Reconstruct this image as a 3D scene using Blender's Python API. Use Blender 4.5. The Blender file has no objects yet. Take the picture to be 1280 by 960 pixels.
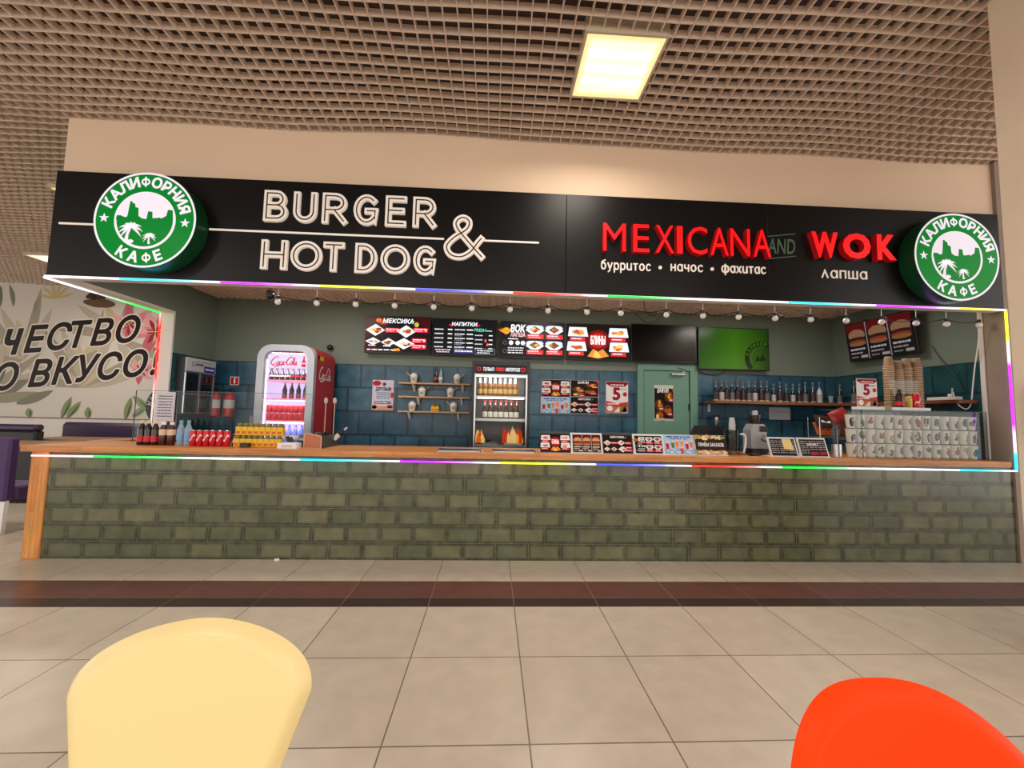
import bpy, math, random
from mathutils import Vector, Matrix
PI = math.pi
rnd = random.Random(7)
SC = bpy.context.scene
COL = SC.collection

# ------------------------------------------------------------------ camera, sky, exposure
cam_d = bpy.data.cameras.new('camera')
cam = bpy.data.objects.new('camera', cam_d)
COL.objects.link(cam)
F_PX, PITCH, YAW, ROLL, CAM_H = 507.88, 0.0736, 0.0468, 0.0214, 1.3454
_f = Vector((math.sin(YAW)*math.cos(PITCH), math.cos(YAW)*math.cos(PITCH), math.sin(PITCH)))
_r = Vector((math.cos(YAW), -math.sin(YAW), 0))
_u = _r.cross(_f)
_c, _s = math.cos(ROLL), math.sin(ROLL)
r2, u2 = _c*_r + _s*_u, -_s*_r + _c*_u
cam.matrix_world = Matrix(((r2.x, u2.x, -_f.x, 0), (r2.y, u2.y, -_f.y, 0), (r2.z, u2.z, -_f.z, CAM_H), (0, 0, 0, 1)))
cam_d.sensor_fit = 'HORIZONTAL'; cam_d.sensor_width = 36
cam_d.lens = F_PX/1280*36
cam_d.clip_start = .02; cam_d.clip_end = 100
SC.camera = cam

W = bpy.data.worlds.new('daylight'); SC.world = W; W.use_nodes = True
W.node_tree.nodes['Background'].inputs[0].default_value = (1, .95, .90, 1)
W.node_tree.nodes['Background'].inputs[1].default_value = 1.5
SC.view_settings.view_transform = 'Standard'; SC.view_settings.look = 'None'
SC.view_settings.gamma = 1; SC.view_settings.use_curve_mapping = False
SC.view_settings.exposure = 0.4
LAMP_W = 30.0          # each hall ceiling lamp
BOOTH_FILL_W = 16.0         # each unseen area light added to brighten the booth

# ------------------------------------------------------------------ colours and materials
def lin(c):
    out = []
    for v in c[:3]:
        v = v/255
        out.append(v/12.92 if v <= .04045 else ((v+.055)/1.055)**2.4)
    return (out[0], out[1], out[2], 1)

MATS = {}
def mat(name, c=(128, 128, 128), rough=.5, metal=0, emit=None, es=0, noise=0, nscale=8, spec=.5, alpha=1, trans=0, coat=0):
    if name in MATS: return MATS[name]
    m = bpy.data.materials.new(name); m.use_nodes = True; MATS[name] = m
    nt = m.node_tree; b = nt.nodes['Principled BSDF']
    b.inputs['Base Color'].default_value = lin(c)
    b.inputs['Roughness'].default_value = rough
    b.inputs['Metallic'].default_value = metal
    b.inputs['Specular IOR Level'].default_value = spec
    b.inputs['Alpha'].default_value = alpha
    b.inputs['Transmission Weight'].default_value = trans
    b.inputs['Coat Weight'].default_value = coat
    if emit:
        b.inputs['Emission Color'].default_value = lin(emit); b.inputs['Emission Strength'].default_value = es
    if noise:
        tc = nt.nodes.new('ShaderNodeTexCoord'); n = nt.nodes.new('ShaderNodeTexNoise')
        n.inputs['Scale'].default_value = nscale; n.inputs['Detail'].default_value = 4
        nt.links.new(tc.outputs['Object'], n.inputs['Vector'])
        mx = nt.nodes.new('ShaderNodeMix'); mx.data_type = 'RGBA'
        l = lin(c)
        mx.inputs[6].default_value = tuple(max(0, v*(1-noise)) for v in l[:3]) + (1,)
        mx.inputs[7].default_value = tuple(min(1, v*(1+noise)) for v in l[:3]) + (1,)
        nt.links.new(n.outputs['Fac'], mx.inputs[0]); nt.links.new(mx.outputs[2], b.inputs['Base Color'])
    return m

def attr_mat(name, es=0, rough=.5, diffuse=True):
    m = bpy.data.materials.new(name); m.use_nodes = True; MATS[name] = m
    nt = m.node_tree; b = nt.nodes['Principled BSDF']
    a = nt.nodes.new('ShaderNodeAttribute'); a.attribute_name = 'Col'
    if diffuse: nt.links.new(a.outputs['Color'], b.inputs['Base Color'])
    else: b.inputs['Base Color'].default_value = (.01, .01, .01, 1)
    if es:
        nt.links.new(a.outputs['Color'], b.inputs['Emission Color']); b.inputs['Emission Strength'].default_value = es
    b.inputs['Roughness'].default_value = rough; b.inputs['Specular IOR Level'].default_value = .12
    return m
PRINT = attr_mat('printed_paper', 0, .45)
SCREEN = attr_mat('lit_screen', 1.0, .25, False)
DIMSCREEN = attr_mat('dim_screen', .36, .2, False)
LED = attr_mat('led_light', 2.2, .5, False)
SIGN = attr_mat('backlit_acrylic', .5, .3, True)

def tile_mat(name, axes, bw, bh, off, ox, oy, c1, c2, grout, mortar, edge=None, rough=.3, var=.25, smooth=.1, ngloss=0):
    """Brick pattern in object space; axes picks the two coordinates that run along and up the surface."""
    m = bpy.data.materials.new(name); m.use_nodes = True; MATS[name] = m
    nt = m.node_tree; N = nt.nodes; L = nt.links; b = N['Principled BSDF']
    tc = N.new('ShaderNodeTexCoord'); sp = N.new('ShaderNodeSeparateXYZ'); cb = N.new('ShaderNodeCombineXYZ')
    L.new(tc.outputs['Object'], sp.inputs[0])
    for i, (a, o) in enumerate(zip(axes, (ox, oy))):
        ad = N.new('ShaderNodeMath'); ad.operation = 'ADD'; ad.inputs[1].default_value = -o
        L.new(sp.outputs['XYZ'.index(a)], ad.inputs[0]); L.new(ad.outputs[0], cb.inputs[i])
    def brick(ms, sm):
        t = N.new('ShaderNodeTexBrick'); t.offset = off; t.offset_frequency = 2; t.squash = 1
        t.inputs['Scale'].default_value = 1; t.inputs['Mortar Size'].default_value = ms; t.inputs['Mortar Smooth'].default_value = sm
        t.inputs['Brick Width'].default_value = bw; t.inputs['Row Height'].default_value = bh; t.inputs['Bias'].default_value = 0
        L.new(cb.outputs[0], t.inputs['Vector']); return t
    t = brick(mortar, smooth)
    t.inputs['Color1'].default_value = lin(c1); t.inputs['Color2'].default_value = lin(c2); t.inputs['Mortar'].default_value = lin(grout)
    n = N.new('ShaderNodeTexNoise'); n.inputs['Scale'].default_value = 7; n.inputs['Detail'].default_value = 6
    L.new(tc.outputs['Object'], n.inputs['Vector'])
    mr = N.new('ShaderNodeMapRange'); mr.inputs[1].default_value = .3; mr.inputs[2].default_value = .7
    mr.inputs[3].default_value = 1-var; mr.inputs[4].default_value = 1+var
    L.new(n.outputs['Fac'], mr.inputs[0])
    sc = N.new('ShaderNodeVectorMath'); sc.operation = 'SCALE'
    L.new(mr.outputs[0], sc.inputs[3])
    if edge:
        e = brick(edge[0], 1.0); e.inputs['Color1'].default_value = (0, 0, 0, 1); e.inputs['Color2'].default_value = (0, 0, 0, 1); e.inputs['Mortar'].default_value = (1, 1, 1, 1)
        n2 = N.new('ShaderNodeTexNoise'); n2.inputs['Scale'].default_value = 16; n2.inputs['Detail'].default_value = 5
        L.new(tc.outputs['Object'], n2.inputs['Vector'])
        mu = N.new('ShaderNodeMath'); mu.operation = 'MULTIPLY'; L.new(e.outputs['Fac'], mu.inputs[0]); L.new(n2.outputs['Fac'], mu.inputs[1])
        mu2 = N.new('ShaderNodeMath'); mu2.operation = 'MULTIPLY'; mu2.inputs[1].default_value = 1.7; mu2.use_clamp = True; L.new(mu.outputs[0], mu2.inputs[0])
        t.inputs['Mortar'].default_value = lin(c1)
        mx = N.new('ShaderNodeMix'); mx.data_type = 'RGBA'; L.new(mu2.outputs[0], mx.inputs[0])
        L.new(t.outputs['Color'], mx.inputs[6]); mx.inputs[7].default_value = lin(edge[1])
        mg = N.new('ShaderNodeMix'); mg.data_type = 'RGBA'; L.new(t.outputs['Fac'], mg.inputs[0]); L.new(mx.outputs[2], mg.inputs[6]); mg.inputs[7].default_value = lin(grout)
        L.new(mg.outputs[2], sc.inputs[0])
    else:
        L.new(t.outputs['Color'], sc.inputs[0])
    L.new(sc.outputs[0], b.inputs['Base Color'])
    b.inputs['Roughness'].default_value = rough
    bp = N.new('ShaderNodeBump'); bp.inputs['Strength'].default_value = .35; bp.inputs['Distance'].default_value = .004; bp.invert = True
    L.new(t.outputs['Fac'], bp.inputs['Height']); L.new(bp.outputs[0], b.inputs['Normal'])
    return m

def wood_mat(name, c1, c2, along='X', plank=(.45, .045), rough=.4):
    m = bpy.data.materials.new(name); m.use_nodes = True; MATS[name] = m
    nt = m.node_tree; N = nt.nodes; L = nt.links; b = N['Principled BSDF']
    tc = N.new('ShaderNodeTexCoord'); sp = N.new('ShaderNodeSeparateXYZ'); cb = N.new('ShaderNodeCombineXYZ')
    L.new(tc.outputs['Object'], sp.inputs[0])
    i = 'XYZ'.index(along); L.new(sp.outputs[i], cb.inputs[0])
    ad = N.new('ShaderNodeMath'); ad.operation = 'ADD'
    rest = [k for k in range(3) if k != i]
    L.new(sp.outputs[rest[0]], ad.inputs[0]); L.new(sp.outputs[rest[1]], ad.inputs[1]); L.new(ad.outputs[0], cb.inputs[1])
    t = N.new('ShaderNodeTexBrick'); t.offset = .37; t.inputs['Scale'].default_value = 1; t.inputs['Mortar Size'].default_value = .0006
    t.inputs['Brick Width'].default_value = plank[0]; t.inputs['Row Height'].default_value = plank[1]
    t.inputs['Color1'].default_value = lin(c1); t.inputs['Color2'].default_value = lin(c2); t.inputs['Mortar'].default_value = lin([v*.6 for v in c1])
    L.new(cb.outputs[0], t.inputs['Vector'])
    mp = N.new('ShaderNodeMapping'); mp.inputs['Scale'].default_value = tuple(3 if k == i else 45 for k in range(3))
    L.new(tc.outputs['Object'], mp.inputs[0])
    n = N.new('ShaderNodeTexNoise'); n.inputs['Scale'].default_value = 1; n.inputs['Detail'].default_value = 5; L.new(mp.outputs[0], n.inputs['Vector'])
    mr = N.new('ShaderNodeMapRange'); mr.inputs[1].default_value = .3; mr.inputs[2].default_value = .7; mr.inputs[3].default_value = .72; mr.inputs[4].default_value = 1.15
    L.new(n.outputs['Fac'], mr.inputs[0])
    sc = N.new('ShaderNodeVectorMath'); sc.operation = 'SCALE'; L.new(t.outputs['Color'], sc.inputs[0]); L.new(mr.outputs[0], sc.inputs[3])
    L.new(sc.outputs[0], b.inputs['Base Color']); b.inputs['Roughness'].default_value = rough
    return m

def glass_mat(name, tint=(248, 250, 249), refl=.05):
    m = bpy.data.materials.new(name); m.use_nodes = True; MATS[name] = m
    nt = m.node_tree; N = nt.nodes; L = nt.links
    N.remove(N['Principled BSDF']); o = N['Material Output']
    t = N.new('ShaderNodeBsdfTransparent'); t.inputs[0].default_value = lin(tint)
    g = N.new('ShaderNodeBsdfGlossy'); g.inputs['Roughness'].default_value = .03
    lw = N.new('ShaderNodeLayerWeight'); lw.inputs[0].default_value = .35
    mu = N.new('ShaderNodeMath'); mu.operation = 'MULTIPLY_ADD'; mu.inputs[1].default_value = .07; mu.inputs[2].default_value = refl*.1
    L.new(lw.outputs['Fresnel'], mu.inputs[0])
    mx = N.new('ShaderNodeMixShader'); L.new(mu.outputs[0], mx.inputs[0]); L.new(t.outputs[0], mx.inputs[1]); L.new(g.outputs[0], mx.inputs[2])
    L.new(mx.outputs[0], o.inputs[0])
    return m
GLASS = glass_mat('clear_glass')
GLASS_EDGE = mat('glass_edge', (70, 95, 88), .2)

# ------------------------------------------------------------------ mesh building
class G:
    def __init__(s): s.v = []; s.f = []; s.m = []; s.sm = []; s.c = []; s.hascol = False
    def add(s, vs, fs, m=0, smooth=False, col=None):
        o = len(s.v); s.v += [tuple(p) for p in vs]
        for f in fs: s.f.append([i+o for i in f]); s.m.append(m); s.sm.append(smooth)
        if col is not None: s.hascol = True
        if col is not None and isinstance(col, list): s.c += col
        else: s.c += [col or (1, 1, 1, 1)]*len(vs)
        return s
    def box(s, x0, x1, y0, y1, z0, z1, m=0, b=0, col=None):
        if b <= 0:
            vs = [(x, y, z) for x in (x0, x1) for y in (y0, y1) for z in (z0, z1)]
            return s.add(vs, [(0, 1, 3, 2), (4, 6, 7, 5), (0, 4, 5, 1), (2, 3, 7, 6), (0, 2, 6, 4), (1, 5, 7, 3)], m, False, col)
        # chamfered box
        b = min(b, (x1-x0)*.49, (y1-y0)*.49, (z1-z0)*.49)
        X, Y, Z = (x0, x1), (y0, y1), (z0, z1); vs = []; ix = {}
        for i in (0, 1):
            for j in (0, 1):
                for k in (0, 1):
                    c = [X[i], Y[j], Z[k]]; d = [b if t == 0 else -b for t in (i, j, k)]
                    for a in range(3):
                        p = list(c)
                        for q in range(3):
                            if q != a: p[q] += d[q]
                        ix[(i, j, k, a)] = len(vs); vs.append(p)
        fs = []
        for a in range(3):
            for t in (0, 1):
                q = []
                for (u, w) in ((0, 0), (0, 1), (1, 1), (1, 0)):
                    key = [0, 0, 0]; key[a] = t; key[(a+1) % 3] = u; key[(a+2) % 3] = w
                    q.append(ix[(*key, a)])
                fs.append(q if t == 0 else q[::-1])
        fs = [f[::-1] for f in fs]
        fs = [f[::-1] for f in fs]
        for a in range(3):
            a1, a2 = (a+1) % 3, (a+2) % 3
            for u in (0, 1):
                for w in (0, 1):
                    k0 = [0, 0, 0]; k0[a1] = u; k0[a2] = w; k1 = list(k0); k1[a] = 1
                    fs.append([ix[(*k0, a1)], ix[(*k1, a1)], ix[(*k1, a2)], ix[(*k0, a2)]])
        for i in (0, 1):
            for j in (0, 1):
                for k in (0, 1): fs.append([ix[(i, j, k, 0)], ix[(i, j, k, 1)], ix[(i, j, k, 2)]])
        return s.add(vs, fs, m, False, col)
    def lathe(s, prof, cx=0, cy=0, cz=0, n=14, m=0, col=None, cap=True):
        vs = []; fs = []
        for r, z in prof:
            for i in range(n):
                a = 2*PI*i/n; vs.append((cx+r*math.cos(a), cy+r*math.sin(a), cz+z))
        for j in range(len(prof)-1):
            for i in range(n):
                k = (i+1) % n; fs.append((j*n+i, j*n+k, (j+1)*n+k, (j+1)*n+i))
        if cap: fs.append(tuple(range(n))[::-1]); fs.append(tuple(range((len(prof)-1)*n, len(prof)*n)))
        return s.add(vs, fs, m, True, col)
    def tube(s, path, r, n=6, m=0, col=None, r2=None):
        P = [Vector(p) for p in path]; vs = []; fs = []
        for i, p in enumerate(P):
            t = (P[min(i+1, len(P)-1)]-P[max(i-1, 0)]).normalized()
            up = Vector((0, 0, 1)) if abs(t.z) < .9 else Vector((0, 1, 0))
            a = t.cross(up).normalized(); b = a.cross(t)
            rr = r if r2 is None else r+(r2-r)*i/(len(P)-1)
            for k in range(n):
                an = 2*PI*k/n; q = p+a*rr*math.cos(an)+b*rr*math.sin(an); vs.append(q)
        for i in range(len(P)-1):
            for k in range(n):
                j = (k+1) % n; fs.append((i*n+k, i*n+j, (i+1)*n+j, (i+1)*n+k))
        fs.append(tuple(range(n))); fs.append(tuple(range((len(P)-1)*n, len(P)*n))[::-1])
        return s.add(vs, fs, m, True, col)
    def sphere(s, cx, cy, cz, r, n=14, m=0, sz=1, col=None):
        k = n//2
        return s.lathe([(max(r*math.sin(PI*i/k), 1e-5), -r*sz*math.cos(PI*i/k)) for i in range(k+1)], cx, cy, cz, n, m, col, False)
    def prism(s, poly, y0, y1, m=0, ms=None, fn=None):
        """polygon in X,Z extruded from y0 to y1; fn can move the vertices."""
        n = len(poly); vs = [(x, y0, z) for x, z in poly]+[(x, y1, z) for x, z in poly]
        if fn: vs = [fn(v) for v in vs]
        s.add(vs, [tuple(range(n)), tuple(range(n, 2*n))[::-1]], m)
        s.add(vs, [(i, (i+1) % n, (i+1) % n+n, i+n) for i in range(n)], m if ms is None else ms)
        return s
    def build(s, name, mats, parent=None, loc=None, rz=0, rot=None, sharp=35):
        me = bpy.data.meshes.new(name); me.from_pydata(s.v, [], s.f)
        if not isinstance(mats, (list, tuple)): mats = [mats]
        for m in mats: me.materials.append(m)
        me.polygons.foreach_set('material_index', s.m); me.polygons.foreach_set('use_smooth', s.sm)
        if s.hascol:
            at = me.color_attributes.new('Col', 'FLOAT_COLOR', 'POINT')
            at.data.foreach_set('color', [x for c in s.c for x in c])
        me.update()
        if any(s.sm): me.set_sharp_from_angle(angle=math.radians(sharp))
        o = bpy.data.objects.new(name, me); COL.objects.link(o)
        if loc: o.location = loc
        if rz: o.rotation_euler.z = rz
        if rot: o.rotation_euler = rot
        if parent: o.parent = parent
        return o

def tag(o, label=None, cat=None, group=None, kind=None):
    if label: o['label'] = label
    if cat: o['category'] = cat
    if group: o['group'] = group
    if kind: o['kind'] = kind
    return o
def thing(name, label, cat, loc=(0, 0, 0), group=None, rz=0, rot=None):
    o = bpy.data.objects.new(name, None); COL.objects.link(o); o.location = loc
    o.empty_display_size = .1
    o.rotation_euler = rot or (0, 0, rz)
    return tag(o, label, cat, group)
def struct(o, label=None):
    o['kind'] = 'structure'
    if label: o['label'] = label
    return o
def copy_tree(o, loc=None, label=None, parent=None, rz=None, group=None):
    c = o.copy(); COL.objects.link(c)
    if parent: c.parent = parent
    if loc: c.location = loc
    if rz is not None: c.rotation_euler = (0, 0, rz)
    if label: c['label'] = label
    if group: c['group'] = group
    for ch in KIDS.get(o.name, []): copy_tree(ch, parent=c)
    return c
KIDS = {}
def index_kids():
    KIDS.clear()
    for o in bpy.data.objects:
        if o.parent: KIDS.setdefault(o.parent.name, []).append(o)
ORD = ['first', 'second', 'third', 'fourth', 'fifth', 'sixth', 'seventh', 'eighth', 'ninth', 'tenth', 'eleventh', 'twelfth', 'thirteenth',
       'fourteenth', 'fifteenth', 'sixteenth', 'seventeenth', 'eighteenth', 'nineteenth', 'twentieth', 'twenty-first', 'twenty-second', 'twenty-third', 'twenty-fourth', 'twenty-fifth', 'twenty-sixth']
def nth(i, n, side='left'):
    other = {'left': 'right', 'top': 'bottom'}[side]
    if i == 0: return ('leftmost' if side == 'left' else 'topmost')
    if i == n-1: return ('rightmost' if side == 'left' else 'lowest')
    return ORD[i]+' from the '+side

# ------------------------------------------------------------------ lettering
TXT = {}
def text_geo(s, bold=0.0, shear=0.0):
    k = (s, bold, shear)
    if k in TXT: return TXT[k]
    if s == 'Ч':
        p = [(.46, 0), (.62, 0), (.62, 1), (.46, 1), (.46, .56), (.34, .53), (.22, .55), (.17, .64), (.17, 1), (0, 1), (0, .62), (.05, .47), (.17, .39), (.33, .38), (.46, .42)]
        vs = [(x+shear*y, y) for x, y in p]; fs = [(0, 1, 2, 3, 4, 14), (4, 5, 13, 14), (5, 6, 12, 13), (6, 7, 11, 12), (7, 8, 9, 10, 11)]
        TXT[k] = (vs, fs, 0, .62+shear, [(i, (i+1) % 15) for i in range(15)])
        return TXT[k]
    if s == 'Ф':
        v1, f1, _ = strip(arc(.44, .5, .36, .30, 0, 360, 24)[:-1], .17, True); v2, f2, _ = strip([(.44, -.04), (.44, 1.04)], .17); n1 = len(v1)
        vs = [(x+shear*y, y) for x, y in v1+v2]; fs = list(f1)+[tuple(i+n1 for i in f) for f in f2]
        TXT[k] = (vs, fs, -.005, .885, [])
        return TXT[k]
    c = bpy.data.curves.new('lettering', 'FONT'); c.body = s; c.offset = bold; c.shear = shear; c.resolution_u = 3; c.fill_mode = 'BOTH'
    o = bpy.data.objects.new('lettering', c); COL.objects.link(o)
    dg = bpy.context.evaluated_depsgraph_get(); ev = o.evaluated_get(dg); me = ev.to_mesh()
    vs = [(v.co.x/.69, v.co.y/.69) for v in me.vertices]; fs = [tuple(p.vertices) for p in me.polygons]
    es = {}
    for f in fs:
        for a, b in zip(f, f[1:]+f[:1]): es[(a, b)] = 1
    border = [(a, b) for (a, b) in es if (b, a) not in es]
    ev.to_mesh_clear(); bpy.data.objects.remove(o); bpy.data.curves.remove(c)
    if not vs: vs = [(0, 0), (0, 0), (0, 0)]; fs = []
    x0 = min(v[0] for v in vs); x1 = max(v[0] for v in vs)
    TXT[k] = (vs, fs, x0, x1, border)
    return TXT[k]

def bold_geo(t, bold=0.0, shear=0.0):
    """glyph faces thickened by a stroke of half-width bold along their outline"""
    vs, fs, x0, x1, bd = text_geo(t, 0.0, shear)
    if bold <= 0: return vs, fs, x0, x1, bd
    vs = list(vs); fs = list(fs); n0 = len(vs); bold = bold*1.25
    for a, b in bd:
        p, q = Vector(vs[a]), Vector(vs[b]); d = q-p
        if d.length < 1e-6: continue
        nn = Vector((-d.y, d.x)).normalized()*bold; k = len(vs)
        vs += [tuple(p+nn), tuple(p-nn), tuple(q-nn), tuple(q+nn)]; fs.append((k, k+1, k+2, k+3))
    for a in {a for e in bd for a in e}:
        k = len(vs); vs += [(vs[a][0]+bold*math.cos(PI/4*i), vs[a][1]+bold*math.sin(PI/4*i)) for i in range(8)]; fs.append(tuple(range(k, k+8)))
    return vs, fs, x0-bold, x1+bold, bd
def arc(cx, cy, rx, ry, a0, a1, n=12):
    return [(cx+rx*math.cos(math.radians(a0+(a1-a0)*i/n)), cy+ry*math.sin(math.radians(a0+(a1-a0)*i/n))) for i in range(n+1)]
def spline(pts, n=6, closed=False):
    P = [Vector(p) for p in pts]; out = []; N = len(P)
    rng = range(N if closed else N-1)
    for i in rng:
        p0 = P[(i-1) % N] if closed or i > 0 else P[i]; p1 = P[i]; p2 = P[(i+1) % N]; p3 = P[(i+2) % N] if closed or i+2 < N else P[min(i+1, N-1)]
        for k in range(n):
            t = k/n
            out.append(tuple(.5*((2*p1)+(p2-p0)*t+(2*p0-5*p1+4*p2-p3)*t*t+(3*p1-p0-3*p2+p3)*t**3)))
    if not closed: out.append(tuple(P[-1]))
    return out

def strip(poly, w, closed=False, cap=True):
    """left/right offsets of a polyline -> verts, quads, side edges (2-D). w may be a list."""
    P = [Vector(p) for p in poly]; n = len(P); L = []; R = []
    for i in range(n):
        a = P[i-1] if i > 0 else (P[-1] if closed else None); b = P[(i+1) % n] if (i < n-1 or closed) else None
        d1 = (P[i]-a).normalized() if a is not None and (P[i]-a).length > 1e-7 else None
        d2 = (b-P[i]).normalized() if b is not None and (b-P[i]).length > 1e-7 else None
        d = ((d1 or d2)+(d2 or d1))
        d = d.normalized() if d.length > 1e-4 else (d1 or d2)
        nn = Vector((-d.y, d.x)); k = 1
        if d1 is not None: k = 1/max(.45, nn.dot(Vector((-d1.y, d1.x))))
        ww = w[i] if isinstance(w, (list, tuple)) else w
        L.append(P[i]+nn*ww/2*k); R.append(P[i]-nn*ww/2*k)
    vs = L+R; fs = []; sides = []
    m = n if closed else n-1
    for i in range(m):
        j = (i+1) % n; fs.append((i, n+i, n+j, j)); sides += [(j, i), (n+i, n+j)]
    if not closed: sides += [(0, n), (2*n-1, n-1)]
    return [tuple(v) for v in vs], fs, sides

LETTERS = {   # skeletons, unit height: (advance width, strokes)
 'B': (.62, [[(0, 0), (0, 1), (.3, 1)]+arc(.32, .765, .22, .235, 90, -90, 8)+[(0, .53)], [(.3, .53)]+arc(.34, .265, .26, .265, 90, -90, 8)+[(0, 0)]]),
 'U': (.66, [[(0, 1), (0, .33)]+arc(.33, .33, .33, .33, 180, 360, 12)+[(.66, 1)]]),
 'R': (.62, [[(0, 0), (0, 1), (.3, 1)]+arc(.32, .72, .28, .28, 90, -90, 10)+[(0, .44)], [(.3, .44), (.62, 0)]]),
 'G': (.82, [arc(.46, .5, .46, .5, 48, 360, 18)[0:17]+[(.86, .16), (.86, .46), (.5, .46)]]),
 'E': (.52, [[(.52, 1), (0, 1), (0, 0), (.52, 0)], [(0, .52), (.46, .52)]]),
 'H': (.7, [[(0, 0), (0, 1)], [(.7, 0), (.7, 1)], [(0, .5), (.7, .5)]]),
 'O': (1., [arc(.5, .5, .5, .5, 0, 360, 24)]),
 'T': (.66, [[(0, 1), (.66, 1)], [(.33, 1), (.33, 0)]]),
 'D': (.75, [[(0, 0), (0, 1), (.25, 1)]+arc(.25, .5, .5, .5, 90, -90, 12)+[(0, 0)]]),
 '&': (.9, [spline([(.92, .02), (.62, .33), (.28, .72), (.26, .9), (.42, 1.0), (.58, .9), (.52, .7), (.2, .48), (.02, .26), (.12, .05), (.38, 0), (.62, .12), (.8, .36), (.9, .48)], 5)]),
 # rounded lower case
 'б': (.5, [spline([(.47, 1.42), (.2, 1.3), (.05, 1.0), (.02, .5)], 4)+arc(.26, .5, .25, .5, 180, 540, 16)]),
 'у': (.5, [[(0, 1), (.25, .1)], [(.5, 1), (.2, -.25), (.06, -.4)]]),
 'р': (.5, [[(0, -.45), (0, 1)], arc(.26, .5, .26, .5, 0, 360, 16)]),
 'и': (.5, [[(0, 1), (0, .3)]+arc(.22, .3, .22, .3, 180, 330, 8)+[(.5, .6)], [(.5, 1), (.5, 0)]]),
 'т': (.46, [[(0, 1), (.46, 1)], [(.23, 1), (.23, 0)]]),
 'о': (.54, [arc(.27, .5, .27, .5, 0, 360, 18)]),
 'с': (.46, [arc(.27, .5, .27, .5, 45, 315, 14)]),
 'н': (.46, [[(0, 1), (0, 0)], [(.46, 1), (.46, 0)], [(0, .5), (.46, .5)]]),
 'а': (.52, [arc(.26, .5, .26, .5, 0, 360, 18), [(.52, 1), (.52, 0)]]),
 'ч': (.44, [[(0, 1), (0, .7)]+arc(.2, .68, .2, .25, 180, 290, 6)+[(.44, .5)], [(.44, 1), (.44, 0)]]),
 'ф': (.8, [arc(.22, .5, .22, .5, 0, 360, 16), arc(.6, .5, .22, .5, 0, 360, 16), [(.41, 1.25), (.41, -.4)]]),
 'х': (.48, [[(0, 1), (.48, 0)], [(.48, 1), (0, 0)]]),
 'л': (.5, [[(0, 0), (.25, 1), (.5, 0)]]),
 'п': (.46, [[(0, 0), (0, 1), (.46, 1), (.46, 0)]]),
 'ш': (.74, [[(0, 1), (0, 0), (.74, 0), (.74, 1)], [(.37, 1), (.37, 0)]]),
 '•': (.2, [arc(.1, .5, .07, .16, 0, 360, 10)]),
}
COLA = [  # flowing script of the soda logo: strokes in a 3.3 x 1 box
 spline([(.95, .8), (.98, .95), (.8, .98), (.5, .82), (.22, .5), (.12, .2), (.28, .03), (.55, .08), (.8, .3)], 5),
 spline([(.35, -.02), (.55, -.16), (.95, -.12), (1.3, -.02), (1.5, -.1)], 5),
 spline([(.88, .3), (.8, .1), (.92, .02), (1.06, .14), (1.1, .34), (1.0, .42), (.88, .3)], 5),
 spline([(1.38, .36), (1.28, .42), (1.17, .26), (1.18, .08), (1.28, .03), (1.4, .14)], 5),
 spline([(1.7, .38), (1.58, .42), (1.46, .24), (1.48, .05), (1.6, .08), (1.72, .36), (1.68, .08), (1.76, .03), (1.84, .14)], 5),
 spline([(1.84, .3), (1.92, .36), (2.0, .3), (2.06, .36)], 4),
 spline([(3.2, .98), (2.95, .8), (2.6, .98), (2.35, .82), (2.12, .5), (2.06, .2), (2.2, .03), (2.4, .1), (2.56, .3)], 5),
 spline([(2.6, .32), (2.5, .1), (2.62, .02), (2.76, .16), (2.78, .36), (2.68, .42), (2.6, .32)], 5),
 spline([(2.84, .14), (2.98, .5), (3.04, .78), (2.94, .74), (2.88, .3), (2.92, .04), (3.02, .12)], 5),
 spline([(3.26, .38), (3.14, .42), (3.02, .24), (3.05, .05), (3.16, .08), (3.28, .36), (3.24, .08), (3.32, .03), (3.4, .14)], 5)]

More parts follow.
